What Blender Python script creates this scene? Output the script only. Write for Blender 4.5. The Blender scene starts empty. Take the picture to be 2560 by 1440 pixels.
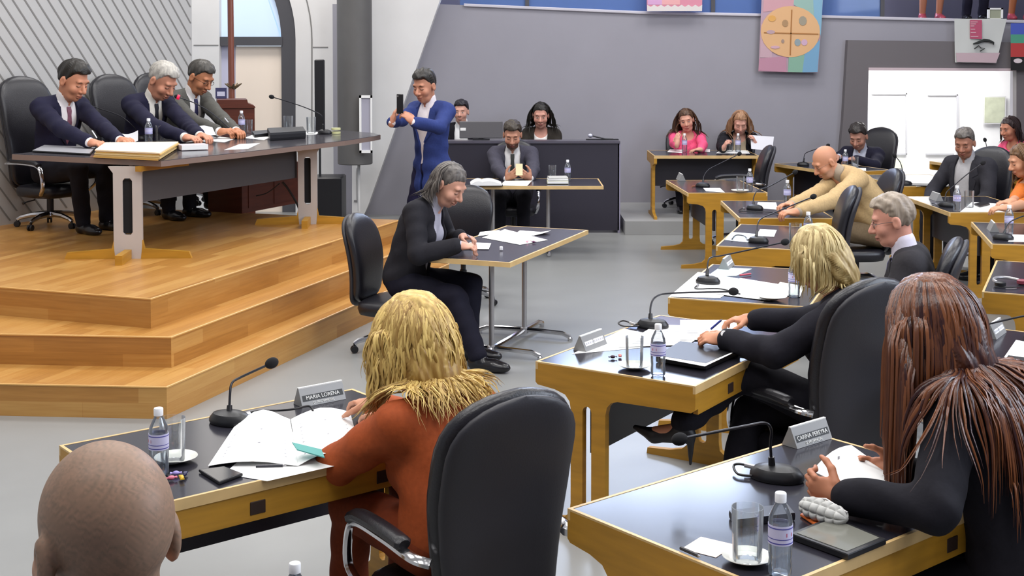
import bpy, math, random
import numpy as np
from mathutils import Vector, Matrix, Euler
random.seed(7)
SC = bpy.context.scene
COL = SC.collection
PI = math.pi
QUAL = 1.0   # mesh fineness of the figures

# ------------------------------------------------------------------ camera
F = 3250.0; CAMH = 2.15; PIT = math.radians(2.5)
SHY = -(600 - F * math.tan(PIT))          # optical centre above the frame centre (a cropped photograph)
cam_d = bpy.data.cameras.new('camera'); cam = bpy.data.objects.new('camera', cam_d); COL.objects.link(cam)
cam_d.sensor_width = 36.0; cam_d.lens = F / 2560 * 36.0
cam_d.shift_y = SHY / 2560.0
cam_d.clip_start = 0.05; cam_d.clip_end = 200
cam.location = (0, 0, CAMH); cam.rotation_euler = (PI / 2 - PIT, 0, 0)
SC.camera = cam

# ------------------------------------------------------------------ world, lights, exposure
W = bpy.data.worlds.new('world'); SC.world = W; W.use_nodes = True
bg = W.node_tree.nodes['Background']; bg.inputs[0].default_value = (0.75, 0.86, 1.0, 1); bg.inputs[1].default_value = 0.9
SC.view_settings.view_transform = 'Standard'; SC.view_settings.look = 'None'
SC.view_settings.exposure = 0.0; SC.view_settings.gamma = 1.0; SC.view_settings.use_curve_mapping = False
SC.cycles.max_bounces = 7; SC.cycles.diffuse_bounces = 3; SC.cycles.glossy_bounces = 4
SC.cycles.transmission_bounces = 6; SC.cycles.transparent_max_bounces = 14
SC.cycles.caustics_reflective = False; SC.cycles.caustics_refractive = False

def area_light(name, loc, rot, sx, sy, power, col=(1, 1, 1)):
    d = bpy.data.lights.new(name, 'AREA'); d.shape = 'RECTANGLE'; d.size = sx; d.size_y = sy
    d.energy = power; d.color = col
    o = bpy.data.objects.new(name, d); COL.objects.link(o); o.location = loc; o.rotation_euler = rot
    return o
LAMP_SPOTS = [(-4.2, 2.2), (-1.4, 2.2), (1.4, 2.2), (4.2, 2.2), (-4.2, 6.4), (-1.4, 6.4), (1.4, 6.4), (4.2, 6.4),
              (-4.2, 10.6), (-1.4, 10.6), (1.4, 10.6), (4.2, 10.6), (1.4, 14.2), (4.2, 14.2), (-2.6, 14.6)]  # last spot: unseen fill lamp added to brighten the arched wall
for (lx, ly) in LAMP_SPOTS:                                    # the ceiling panels of the hall plus the added fill lamp
    area_light('ceiling_and_fill_light', (lx, ly, 6.32), (0, 0, 0), 1.5, 1.5, 92, (1.0, 0.985, 0.97))
# daylight from the gallery windows (north) and the tall windows on the right
area_light('gallery_window_light', (2.2, 19.6, 4.5), (math.radians(-80), 0, 0), 2.9, 3.0, 120, (0.72, 0.84, 1.0))
area_light('side_window_light', (7.75, 5.0, 4.6), (0, math.radians(72), 0), 2.6, 7.0, 260, (0.86, 0.92, 1.0))
area_light('corridor_light', (5.6, 18.3, 2.35), (0, 0, 0), 2.4, 1.4, 130, (1.0, 0.99, 0.97))
area_light('arch_fill_light', (-3.6, 15.6, 5.2), (math.radians(25), 0, 0), 1.6, 1.0, 70, (1.0, 0.95, 0.88))  # unseen fill lamp, added before the arched wall to brighten it and its door

# ------------------------------------------------------------------ pixel helpers (2560 x 1440 frame)
_cp, _sp = math.cos(PIT), math.sin(PIT)
def _ray(px, py):
    a = (px - 1280) / F; b = (py - 720 - SHY) / F
    return np.array([a, _cp - b * _sp, -_sp - b * _cp])
def G(px, py, z=0.0):
    d = _ray(px, py); t = (z - CAMH) / d[2]
    return Vector((d[0] * t, d[1] * t, z))
def DP(px, py, Y):
    d = _ray(px, py); t = Y / d[1]
    return Vector((d[0] * t, Y, CAMH + d[2] * t))

# ------------------------------------------------------------------ materials
def lin(h):
    h = h.lstrip('#'); c = [int(h[i:i + 2], 16) / 255 for i in (0, 2, 4)]
    return tuple(x / 12.92 if x <= 0.04045 else ((x + 0.055) / 1.055) ** 2.4 for x in c) + (1,)
MATS = {}
def mat(name, col, rough=0.6, metal=0.0, spec=0.5, noise=0.0, nscale=20.0, bump=0.0, bscale=200.0, stretch=(1, 1, 1), **kw):
    if name in MATS: return MATS[name]
    m = bpy.data.materials.new(name); m.use_nodes = True; MATS[name] = m
    nt = m.node_tree; b = nt.nodes['Principled BSDF']
    c = lin(col) if isinstance(col, str) else col
    b.inputs['Base Color'].default_value = c; b.inputs['Roughness'].default_value = rough
    b.inputs['Metallic'].default_value = metal; b.inputs['Specular IOR Level'].default_value = spec
    for k, v in kw.items():
        b.inputs[k.replace('_', ' ')].default_value = v
    if noise or bump:
        tc = nt.nodes.new('ShaderNodeTexCoord'); mp = nt.nodes.new('ShaderNodeMapping'); mp.inputs['Scale'].default_value = stretch
        nt.links.new(tc.outputs['Object'], mp.inputs['Vector'])
    if noise:
        n = nt.nodes.new('ShaderNodeTexNoise'); n.inputs['Scale'].default_value = nscale; n.inputs['Detail'].default_value = 5
        nt.links.new(mp.outputs['Vector'], n.inputs['Vector'])
        r = nt.nodes.new('ShaderNodeValToRGB'); nt.links.new(n.outputs['Fac'], r.inputs['Fac'])
        r.color_ramp.elements[0].position = 0.3; r.color_ramp.elements[1].position = 0.7
        r.color_ramp.elements[0].color = tuple(max(0, x * (1 - noise)) for x in c[:3]) + (1,)
        r.color_ramp.elements[1].color = tuple(min(1, x * (1 + noise)) for x in c[:3]) + (1,)
        nt.links.new(r.outputs['Color'], b.inputs['Base Color'])
    if bump:
        n2 = nt.nodes.new('ShaderNodeTexNoise'); n2.inputs['Scale'].default_value = bscale; n2.inputs['Detail'].default_value = 3
        nt.links.new(mp.outputs['Vector'], n2.inputs['Vector'])
        bp = nt.nodes.new('ShaderNodeBump'); bp.inputs['Strength'].default_value = bump; bp.inputs['Distance'].default_value = 0.01
        nt.links.new(n2.outputs['Fac'], bp.inputs['Height']); nt.links.new(bp.outputs['Normal'], b.inputs['Normal'])
    return m

def wood_mat(name, c1, c2, c3, plank=0.09, length=0.9, axis_rot=0.0, rough=0.35, gap=0.004):
    """strip flooring: brick texture planks, each with its own tone and grain"""
    m = bpy.data.materials.new(name); m.use_nodes = True; MATS[name] = m
    nt = m.node_tree; b = nt.nodes['Principled BSDF']; L = nt.links.new
    tc = nt.nodes.new('ShaderNodeTexCoord'); mp = nt.nodes.new('ShaderNodeMapping')
    mp.inputs['Rotation'].default_value = (0, 0, axis_rot)
    L(tc.outputs['UV'], mp.inputs['Vector'])
    br = nt.nodes.new('ShaderNodeTexBrick'); L(mp.outputs['Vector'], br.inputs['Vector'])
    br.inputs['Scale'].default_value = 1.0; br.inputs['Brick Width'].default_value = length; br.inputs['Row Height'].default_value = plank
    br.inputs['Mortar Size'].default_value = 0.0012; br.inputs['Color1'].default_value = (0, 0, 0, 1); br.inputs['Color2'].default_value = (1, 1, 1, 1)
    br.inputs['Mortar'].default_value = (0.3, 0.3, 0.3, 1); br.inputs['Bias'].default_value = 0.0
    br.offset = 0.37; br.squash = 1.0
    mp2 = nt.nodes.new('ShaderNodeMapping'); mp2.inputs['Scale'].default_value = (2.2, 38, 1); L(mp.outputs['Vector'], mp2.inputs['Vector'])
    n = nt.nodes.new('ShaderNodeTexNoise'); n.inputs['Scale'].default_value = 1.6; n.inputs['Detail'].default_value = 6; L(mp2.outputs['Vector'], n.inputs['Vector'])
    mx = nt.nodes.new('ShaderNodeMix'); mx.data_type = 'RGBA'; mx.inputs['Factor'].default_value = 0.62
    L(br.outputs['Color'], mx.inputs['A']); L(n.outputs['Color'], mx.inputs['B'])
    bw = nt.nodes.new('ShaderNodeRGBToBW'); L(mx.outputs['Result'], bw.inputs['Color'])
    r = nt.nodes.new('ShaderNodeValToRGB'); L(bw.outputs['Val'], r.inputs['Fac'])
    e = r.color_ramp.elements; e[0].position = 0.12; e[0].color = lin(c1); e[1].position = 0.85; e[1].color = lin(c3)
    k = r.color_ramp.elements.new(0.45); k.color = lin(c2)
    L(r.outputs['Color'], b.inputs['Base Color']); b.inputs['Roughness'].default_value = rough
    return m

def glass_mat(name, tint=(1, 1, 1), refl=0.9, dens=0.04):
    """thin clear glass or plastic: see-through with reflections that grow at the edges"""
    m = bpy.data.materials.new(name); m.use_nodes = True; MATS[name] = m
    nt = m.node_tree; L = nt.links.new
    for n in list(nt.nodes):
        if n.type == 'BSDF_PRINCIPLED': nt.nodes.remove(n)
    out = [n for n in nt.nodes if n.type == 'OUTPUT_MATERIAL'][0]
    t = nt.nodes.new('ShaderNodeBsdfTransparent'); t.inputs['Color'].default_value = (*tint, 1)
    g = nt.nodes.new('ShaderNodeBsdfGlossy'); g.inputs['Roughness'].default_value = 0.04; g.inputs['Color'].default_value = (1, 1, 1, 1)
    df = nt.nodes.new('ShaderNodeBsdfDiffuse'); df.inputs['Color'].default_value = (0.8, 0.82, 0.86, 1)
    lw = nt.nodes.new('ShaderNodeLayerWeight'); lw.inputs['Blend'].default_value = 0.28
    mul = nt.nodes.new('ShaderNodeMath'); mul.operation = 'MULTIPLY_ADD'; mul.inputs[1].default_value = refl; mul.inputs[2].default_value = dens
    L(lw.outputs['Fresnel'], mul.inputs[0])
    mg = nt.nodes.new('ShaderNodeMixShader'); mg.inputs['Fac'].default_value = 0.25; L(g.outputs[0], mg.inputs[1]); L(df.outputs[0], mg.inputs[2])
    mx = nt.nodes.new('ShaderNodeMixShader'); L(mul.outputs[0], mx.inputs['Fac']); L(t.outputs[0], mx.inputs[1]); L(mg.outputs[0], mx.inputs[2])
    L(mx.outputs[0], out.inputs['Surface'])
    return m

def emit_mat(name, col, strength):
    m = bpy.data.materials.new(name); m.use_nodes = True; MATS[name] = m
    b = m.node_tree.nodes['Principled BSDF']; c = lin(col)
    b.inputs['Base Color'].default_value = c; b.inputs['Emission Color'].default_value = c; b.inputs['Emission Strength'].default_value = strength
    return m

M_FLOOR = mat('grey_linoleum', '#8d8e8d', 0.32, noise=0.03, nscale=3.0)
M_OAK = wood_mat('oak_strips', '#8f5f2a', '#b07c3c', '#c79a58')
M_WALLG = mat('grey_wall_paint', '#98969f', 0.85, noise=0.03, nscale=1.5)
M_WALLL = mat('light_concrete', '#dcdad9', 0.85, noise=0.04, nscale=2.0)
M_GROOVE = mat('groove_paint', '#7f7d7b', 0.9)
M_DUCT = mat('dark_grey_duct', '#5d5b5a', 0.6, noise=0.05, nscale=6)
M_DARKJAMB = mat('dark_frame', '#4b4a4f', 0.55)
M_CEIL = mat('ceiling_white', '#d8d6d2', 0.9)
M_WHITE = mat('white_paint', '#efeeec', 0.6)
M_PLY = mat('golden_plywood', '#b08026', 0.45, noise=0.16, nscale=3.0, stretch=(1, 1, 9))
M_PLYEDGE = mat('plywood_edge', '#cfae78', 0.45, noise=0.10, nscale=8.0)
M_LAM = mat('black_laminate', '#2c2b33', 0.16, spec=0.55)
M_LAMD = mat('black_laminate_panel', '#25232c', 0.38)
M_LEATHER = mat('black_leather', '#1d1c22', 0.34, bump=0.12, bscale=140)
M_LEATHERG = mat('grey_black_shell', '#2b2a30', 0.5, bump=0.05, bscale=160)
M_CHROME = mat('chrome', '#d9d9dd', 0.13, metal=1.0)
M_STEEL = mat('grey_steel', '#b3b1b3', 0.35, metal=0.7)
M_BLACK = mat('black_plastic', '#17171b', 0.4)
M_FOAM = mat('black_foam', '#101014', 0.95)
M_RED = mat('red_foam', '#c01f45', 0.8)
M_PAPER = mat('white_paper', '#f4f4f3', 0.85)
M_PAPERP = mat('print_ink', '#b9b9c2', 0.9)
M_CAP = mat('white_cap', '#efeff2', 0.5)
M_LABEL = mat('bottle_label', '#cfccec', 0.5)
M_LABINK = mat('label_ink', '#4b49a0', 0.5)
M_LABRED = mat('label_red', '#c2506c', 0.5)
M_SAUCER = mat('white_china', '#e6e6df', 0.25)
M_GLASS = glass_mat('clear_tumbler', (0.97, 0.98, 0.98), 0.9, 0.04)
M_PET = glass_mat('clear_bottle', (0.93, 0.95, 0.97), 0.9, 0.10)
M_WATER = glass_mat('water', (0.90, 0.93, 0.96), 0.5, 0.02)
M_MANILA = mat('manila_card', '#d9be84', 0.8)
M_MAHOG = mat('mahogany', '#5a2a1c', 0.4, noise=0.2, nscale=4, stretch=(1, 1, 8))
M_GREYLEG = mat('grey_lacquer', '#b9b1ad', 0.4, noise=0.05, nscale=3)
M_PLATE = mat('plate_grey', '#8d8d8d', 0.4)
M_PLATEL = mat('plate_white', '#e9e9e6', 0.5)

# ------------------------------------------------------------------ mesh builder
class MB:
    def __init__(s): s.v = []; s.f = []; s.m = []; s.mi = 0
    def add(s, verts, faces, M=None):
        o = len(s.v)
        s.v += [tuple(M @ Vector(p)) for p in verts] if M else [tuple(p) for p in verts]
        for f in faces: s.f.append([i + o for i in f]); s.m.append(s.mi)
        return s
    def box(s, x0, x1, y0, y1, z0, z1, M=None, b=0.0):
        if b > 0:
            b = min(b, (x1 - x0) * .49, (y1 - y0) * .49, (z1 - z0) * .49)
            rings = []
            for z, i in ((z0, b), (z0 + b, 0), (z1 - b, 0), (z1, b)):
                r = b if i == 0 else b
                X0, X1, Y0, Y1 = x0 + i, x1 - i, y0 + i, y1 - i
                c = b * 0.7
                rings.append([(X0 + c, Y0, z), (X1 - c, Y0, z), (X1, Y0 + c, z), (X1, Y1 - c, z), (X1 - c, Y1, z), (X0 + c, Y1, z), (X0, Y1 - c, z), (X0, Y0 + c, z)])
            return s.loft(rings, M, cap=True)
        v = [(x0, y0, z0), (x1, y0, z0), (x1, y1, z0), (x0, y1, z0), (x0, y0, z1), (x1, y0, z1), (x1, y1, z1), (x0, y1, z1)]
        return s.add(v, [(0, 3, 2, 1), (4, 5, 6, 7), (0, 1, 5, 4), (1, 2, 6, 5), (2, 3, 7, 6), (3, 0, 4, 7)], M)
    def loft(s, rings, M=None, cap=True, closed=True):
        n = len(rings[0]); v = [p for r in rings for p in r]; f = []
        for i in range(len(rings) - 1):
            for j in range(n if closed else n - 1):
                k = (j + 1) % n
                f.append((i * n + j, i * n + k, (i + 1) * n + k, (i + 1) * n + j))
        if cap and closed:
            f.append(tuple(range(n - 1, -1, -1))); f.append(tuple((len(rings) - 1) * n + j for j in range(n)))
        return s.add(v, f, M)
    def prism(s, poly, z0, z1, M=None):
        n = len(poly)
        a = sum(poly[i][0] * poly[(i + 1) % n][1] - poly[(i + 1) % n][0] * poly[i][1] for i in range(n))
        if a < 0: poly = poly[::-1]
        return s.loft([[(x, y, z0) for x, y in poly], [(x, y, z1) for x, y in poly]], M)
    def lathe(s, prof, n=20, M=None, cap=True):
        rings = [[(r * math.cos(2 * PI * j / n), r * math.sin(2 * PI * j / n), z) for j in range(n)] for r, z in prof]
        return s.loft(rings, M, cap=cap)
    def tube(s, path, r, n=8, cap=True, flat=1.0, up=None):
        P = [Vector(p) for p in path]; k = len(P)
        R = r if isinstance(r, (list, tuple)) else [r] * k
        t0 = (P[1] - P[0]).normalized()
        a = Vector(up) if up is not None else (Vector((0, 0, 1)) if abs(t0.z) < 0.9 else Vector((1, 0, 0)))
        rings = []
        for i in range(k):
            t = (P[min(i + 1, k - 1)] - P[max(i - 1, 0)])
            if t.length < 1e-9: t = t0
            t.normalize()
            x = a - t * a.dot(t)
            if x.length < 1e-6: x = Vector((1, 0, 0)) - t * t.x
            x.normalize(); y = t.cross(x); a = x
            rings.append([tuple(P[i] + (x * math.cos(2 * PI * j / n) * flat + y * math.sin(2 * PI * j / n)) * R[i]) for j in range(n)])
        return s.loft(rings, None, cap)
    def ball(s, c, r, n=12, m=8, M=None):
        rx, ry, rz = (r, r, r) if not isinstance(r, (tuple, list)) else r
        rings = []
        for i in range(m + 1):
            a = -PI / 2 + PI * i / m; q = max(math.cos(a), 0.02)
            rings.append([(c[0] + rx * q * math.cos(2 * PI * j / n), c[1] + ry * q * math.sin(2 * PI * j / n), c[2] + rz * math.sin(a)) for j in range(n)])
        return s.loft(rings, M)
    def sheet(s, p00, p10, p11, p01, nu=6, nv=6, fn=None, th=0.0012):
        """a sheet of paper between four corners, FN(u,v) lifts it"""
        a, b, c, d = [Vector(p) for p in (p00, p10, p11, p01)]
        top = []
        for j in range(nv + 1):
            for i in range(nu + 1):
                u, v = i / nu, j / nv
                p = (a * (1 - u) + b * u) * (1 - v) + (d * (1 - u) + c * u) * v
                if fn: p = p + Vector((0, 0, fn(u, v)))
                top.append(p)
        N = (nu + 1) * (nv + 1)
        vs = [p + Vector((0, 0, th)) for p in top] + top
        f = []
        for j in range(nv):
            for i in range(nu):
                q = j * (nu + 1) + i; r = q + nu + 1
                f.append((q, q + 1, r + 1, r)); f.append((N + q, N + r, N + r + 1, N + q + 1))
        edge = [i for i in range(nu + 1)] + [(j + 1) * (nu + 1) + nu for j in range(nv)] + [nv * (nu + 1) + i for i in range(nu - 1, -1, -1)] + [j * (nu + 1) for j in range(nv - 1, 0, -1)]
        for k in range(len(edge)):
            x, y = edge[k], edge[(k + 1) % len(edge)]
            f.append((x, N + x, N + y, y))
        return s.add(vs, f)

def obj(name, mb, m, parent=None, smooth=True, angle=35):
    me = bpy.data.meshes.new(name); me.from_pydata(mb.v, [], mb.f)
    ms = m if isinstance(m, (list, tuple)) else [m]
    for k in ms: me.materials.append(k)
    if any(mb.m): me.polygons.foreach_set('material_index', mb.m)
    me.validate(); me.update()
    if smooth:
        me.shade_smooth(); me.set_sharp_from_angle(angle=math.radians(angle))
    o = bpy.data.objects.new(name, me); COL.objects.link(o)
    if parent is not None: o.parent = parent
    return o
def planar_uv(o, ax, ay, org=(0, 0, 0)):
    """UVs in metres: u along ax, v along ay (per-face lists allowed)"""
    me = o.data; uv = me.uv_layers.new(name='UVMap'); org = Vector(org)
    for p in me.polygons:
        X, Y = (ax, ay) if not callable(ax) else ax(p.normal)
        for li in p.loop_indices:
            q = me.vertices[me.loops[li].vertex_index].co - org
            uv.data[li].uv = (q.dot(Vector(X)), q.dot(Vector(Y)))
def tag(o, label=None, cat=None, group=None, kind=None):
    if label: o['label'] = label
    if cat: o['category'] = cat
    if group: o['group'] = group
    if kind: o['kind'] = kind
    return o
def thing(name, loc, rz, label, cat, group=None):
    o = bpy.data.objects.new(name, None); COL.objects.link(o); o.empty_display_size = 0.1
    o.location = loc; o.rotation_euler = (0, 0, rz)
    return tag(o, label, cat, group)
def struct(name, mb, m, smooth=False):
    o = obj(name, mb, m, None, smooth); o['kind'] = 'structure'; return o
def dup(root, loc, rz, label, group=None):
    r = root.copy(); COL.objects.link(r); r.location = loc; r.rotation_euler = (0, 0, rz); r['label'] = label
    if group: r['group'] = group
    for ch in list(root.children):
        c = ch.copy(); COL.objects.link(c); c.parent = r
        for g in list(ch.children):
            d = g.copy(); COL.objects.link(d); d.parent = c
    return r
def lettering(text, size, m, parent, M, name='lettering', ext=0.0006, align='CENTER'):
    cu = bpy.data.curves.new(name, 'FONT'); cu.body = text; cu.size = size; cu.extrude = ext; cu.align_x = align; cu.align_y = 'CENTER'
    t = bpy.data.objects.new('tmp_text', cu); COL.objects.link(t)
    dg = bpy.context.evaluated_depsgraph_get()
    me = bpy.data.meshes.new_from_object(t.evaluated_get(dg)); bpy.data.objects.remove(t); bpy.data.curves.remove(cu)
    me.transform(M); me.materials.clear(); me.materials.append(m)
    o = bpy.data.objects.new(name, me); COL.objects.link(o); o.parent = parent
    return o
def RZ(a): return Matrix.Rotation(a, 4, 'Z')
def TR(x, y, z): return Matrix.Translation((x, y, z))
def bez(pts, n=16):
    """Catmull-Rom through the points"""
    P = [Vector(p) for p in pts]; out = []
    for i in range(len(P) - 1):
        p0, p1, p2, p3 = P[max(i - 1, 0)], P[i], P[i + 1], P[min(i + 2, len(P) - 1)]
        for k in range(n):
            t = k / n
            out.append(0.5 * ((2 * p1) + (-p0 + p2) * t + (2 * p0 - 5 * p1 + 4 * p2 - p3) * t * t + (-p0 + 3 * p1 - 3 * p2 + p3) * t ** 3))
    out.append(P[-1]); return out
# ================================================================== the room
def XZ(pts, Y): return [(DP(px, py, Y).x, DP(px, py, Y).z) for px, py in pts]
def wallprism(mb, poly_xz, y0, y1):
    return mb.prism(poly_xz, -y1, -y0, Matrix.Rotation(PI / 2, 4, 'X'))     # (x, z) polygon stood up between y0 and y1
def pxprism(mb, pts, Y, th=0.02):
    return wallprism(mb, XZ(pts, Y), Y, Y + th)

FL = struct('floor', MB().box(-9, 10, -3.4, 21, -0.1, 0), M_FLOOR)
b = MB(); b.box(1.30, 8.0, 14.87, 16.7, 0.001, 0.16)
struct('floor_rear', b, mat('step_paint', '#9c9c9c', 0.5))
struct('ceiling', MB().box(-9, 8.2, -3.4, 21, 6.4, 6.5), M_CEIL)
# dais: three steps of oak strips
E_ = Vector((0.315, 0.949)).normalized(); P_ = Vector((-E_.y, E_.x))
K3, K2, K1 = Vector((-2.28, 8.14)), Vector((-2.09, 7.90)), Vector((-2.00, 7.45))
back = Vector((-1.03, 11.9))
def dais_poly(K, slope_pt, ext):
    a = (slope_pt - K).normalized()
    r = K + E_ * ((back - K).dot(E_) + ext)
    return [tuple(K + a * 5.2), tuple(K), tuple(r), tuple(r + P_ * 5.0)]
def oak(name, poly, z0, z1):
    o = struct(name, MB().prism(poly, z0, z1), M_OAK)
    def axes(n):
        if abs(n.z) > 0.5: return (tuple(E_) + (0,), tuple(P_) + (0,))
        t = Vector((-n.y, n.x, 0)); return (tuple(t), (0, 0, 1))
    planar_uv(o, axes, None)
    return o
DZ = 0.57
oak('dais_step_low', dais_poly(K1, Vector((-2.97, 7.52)), 0.0), 0.0, 0.19)
oak('dais_step_middle', dais_poly(K2, Vector((-3.19, 7.99)), 0.0), 0.19, 0.38)
oak('dais_floor', dais_poly(K3, Vector((-3.4, 8.55)), 0.0), 0.38, DZ)
b = MB()                                                            # thin nosing lines on the step edges
for K, sp, z in ((K1, Vector((-2.97, 7.52)), .19), (K2, Vector((-3.19, 7.99)), .38), (K3, Vector((-3.4, 8.55)), DZ)):
    pl = dais_poly(K, sp, 0.0)
    b.tube([(*pl[0], z - .004), (*pl[1], z - .004), (*pl[2], z - .004)], 0.007, 6)
struct('trim_dais_nosing', b, mat('nosing', '#d0a05c', 0.4), True)

# grooved wall behind the dais
WA = Vector((-4.65, 11.3)); E2 = Vector((0.42, 0.907)).normalized(); WN = Vector((E2.y, -E2.x))              # WN faces the hall
def wl(s, z, off=0.0):
    p = WA + E2 * s + WN * off; return (p.x, p.y, z)
S1 = (13.94 - 11.3) / E2.y; S0 = (-3.3 - 11.3) / E2.y
b = MB(); q0, q1 = WA + E2 * S0, WA + E2 * S1
b.prism([tuple(q0), tuple(q1), tuple(q1 - WN * .3), tuple(q0 - WN * .3)], 0, 6.4)
b.mi = 1
sl = -0.42                                                         # where the grooves begin
c = 0.3
while c < 12:
    pts = []
    for s in np.linspace(sl - .25 * (int(c / .172) % 2) * 0.5, S1 - 0.02, 40):
        z = c - 1.18 * (s - sl)
        if 0.60 < z < 6.3: pts.append((s, z))
    if len(pts) > 1:
        (a, za), (e, ze) = pts[0], pts[-1]
        w = 0.011
        b.add([wl(a - w, za, .003), wl(a + w, za, .003), wl(e + w, ze, .003), wl(e - w, ze, .003)], [(0, 1, 2, 3)])
    c += 0.172
struct('wall_left', b, [mat('ribbed_plaster', '#b5b4b3', .85), M_GROOVE])
# arched wall beyond the dais
Y = 16.9
b = MB(); arc = [(397 + 342 * math.cos(t), 100 - 342 * math.sin(t)) for t in np.linspace(0, 1.02, 14)]
pxprism(b, [(935, -760), (935, 542), (739, 542)] + arc + [(arc[-1][0], -760)], Y, .22)
pxprism(b, [(470, -760), (548, -760), (548, 542), (470, 542)], Y, .22)
pxprism(b, [(-900, -760), (470, -760), (470, 542), (-900, 542)], Y + .1, .22)
b.mi = 1
o1 = [(397 + 384 * math.cos(t), 100 - 384 * math.sin(t)) for t in np.linspace(0, 0.9, 12)]
o2 = [(397 + 381 * math.cos(t), 100 - 381 * math.sin(t)) for t in np.linspace(0.9, 0, 12)]
pxprism(b, [(781, 542)] + o1 + o2 + [(778, 542)], Y - .006, .008)
pxprism(b, [(782, 117), (820, 117), (820, 119), (782, 119)], Y - .006, .008)
pxprism(b, [(484, 112), (546, 112), (546, 114), (484, 114)], Y - .006, .008)
struct('wall_rear_arch', b, [M_WALLL, M_GROOVE])
b = MB(); i1 = [(397 + 306 * math.cos(t), 100 - 306 * math.sin(t)) for t in np.linspace(1.02, 0, 14)]
pxprism(b, [(739, 542)] + arc + i1 + [(706, 542)], Y + .05, .12)
pxprism(b, [(548, 92), (706, 92), (706, 114), (548, 114)], Y + .04, .12)
struct('trim_1', b, M_DARKJAMB)
b = MB(); pxprism(b, [(540, 96), (702, 96), (704, 90)] + [(p[0], p[1]) for p in i1[::-1]] + [(540, -170)], Y + .13, .02)
struct('window_1', b, emit_mat('bright_sky_pane', '#b9cbe2', 0.55))
b = MB(); pxprism(b, [(589, 116), (707, 116), (707, 542), (589, 542)], Y + .12, .05)
struct('door_1', b, mat('beige_door', '#f6e6d6', 0.6))
b = MB(); pxprism(b, [(546, 112), (590, 112), (590, 542), (546, 542)], Y + .14, .05)
struct('door_1_sidelight', b, mat('pale_blue_panel', '#c6c6dd', 0.4))

# slanted pier, grey rear wall, door portal
b = MB(); pxprism(b, [(880, -760), (1368, -760), (1100, 0), (920, 515), (906, 545), (880, 545)], 16.45, .25)
b.mi = 1; pxprism(b, [(885, 505), (897, 505), (897, 420), (892, 420), (892, 500), (885, 500)], 16.44, .01)
struct('wall_pier_slanted', b, [M_WALLL, M_STEEL])
Yb = 16.7
top = XZ([(1090, 10), (1160, 13), (1320, 20), (1600, 32), (1900, 38), (2200, 46), (2560, 55), (2760, 58)], Yb)
dl, dr = DP(2171, 172, Yb).x, DP(2541, 172, Yb).x; dh = DP(2200, 172, Yb).z
b = MB(); wallprism(b, [(-2.3, 0), (-2.3, top[0][1])] + top + [(8.1, top[-1][1]), (8.1, 0), (dr, 0), (dr, dh), (dl, dh), (dl, 0)], Yb, Yb + .2)
struct('wall_back', b, M_WALLG)
b = MB()
for p, q in zip(top[1:], top[2:]):
    b.tube([(p[0], Yb - .01, p[1]), (q[0], Yb - .01, q[1])], .022, 6)
struct('trim_2', b, mat('gallery_edge', '#c3bfc8', 0.5), True)
b = MB(); wallprism(b, XZ([(2120, 100), (2700, 108)], Yb - .12) + XZ([(2700, 540)], Yb - .12) + XZ([(2541, 540), (2541, 174), (2172, 172), (2160, 540), (2085, 540), (2108, 300)], Yb - .12), Yb - .12, Yb)
struct('trim_3', b, mat('portal_grey', '#6b6669', 0.7))
b = MB(); wallprism(b, XZ([(2172, 176), (2541, 178), (2541, 171), (2172, 169)], Yb - .14), Yb - .14, Yb - .10)
struct('trim_4', b, mat('portal_trim', '#c9b6bb', 0.5))
# bright corridor behind the portal
M_CORR = mat('corridor_white', '#f6f6f6', 0.7)
b = MB(); b.box(3.6, 8.0, 19.5, 19.6, 0, 2.5); b.box(3.5, 3.6, 16.9, 19.6, 0, 2.5); b.box(3.5, 8.0, 16.9, 19.6, 2.45, 2.5)
struct('wall_corridor', b, M_CORR)
b = MB()
pxl = lambda x0, y0, x1, y1: pxprism(b, [(x0, y0), (x1, y0), (x1, y1), (x0, y1)], 19.46, .03)
pxl(2180, 233, 2268, 236); pxl(2265, 233, 2268, 386); pxl(2320, 236, 2395, 239); pxl(2392, 236, 2397, 380); pxl(2180, 384, 2268, 387); pxl(2315, 384, 2385, 387)
struct('trim_5', b, mat('corridor_line', '#b9b9be', 0.6))
t = thing('framed_picture', DP(2485, 310, 19.45), 0, 'pale green framed picture on the bright corridor wall', 'picture')
b = MB(); b.box(-.17, .17, -.015, 0.005, 0, .42); obj('frame', b, mat('pale_frame', '#dcdcdc', .5), t)
b = MB(); b.box(-.15, .15, -.02, -.014, .02, .40); obj('print', b, mat('pale_green_print', '#c3c8b0', .7, noise=.15, nscale=8), t)
b = MB(); pxprism(b, [(2230, 400), (2258, 400), (2258, 420), (2230, 420)], 19.47, .02)
tag(obj('notice', b, mat('pale_yellow', '#eaf0d0', .8)), 'pale yellow notice low on the corridor wall', 'notice')

# gallery above the rear wall
b = MB(); b.box(-.9, 8.1, Yb + .2, 19.7, 2.46, 2.52); struct('floor_gallery', b, M_DUCT)
b = MB(); b.box(-2.2, 0.6, 19.7, 19.9, 2.5, 6.4); b.box(3.7, 8.1, 19.7, 19.9, 2.5, 6.4); b.box(.6, 3.7, 19.7, 19.9, 2.5, 2.95); b.box(.6, 3.7, 19.7, 19.9, 6.1, 6.4)
struct('wall_gallery', b, mat('gallery_wall', '#8d8aa0', .8))
b = MB(); b.box(.6, 3.7, 19.8, 19.82, 2.95, 6.1); struct('window_2', b, emit_mat('daylight_pane', '#cfdfff', 9.0))
b = MB()
for x in (.6, 1.63, 2.66, 3.7): b.box(x - .03, x + .03, 19.74, 19.8, 2.95, 6.1)
b.box(.6, 3.7, 19.74, 19.8, 4.4, 4.46); struct('trim_6', b, M_DARKJAMB)
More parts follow.
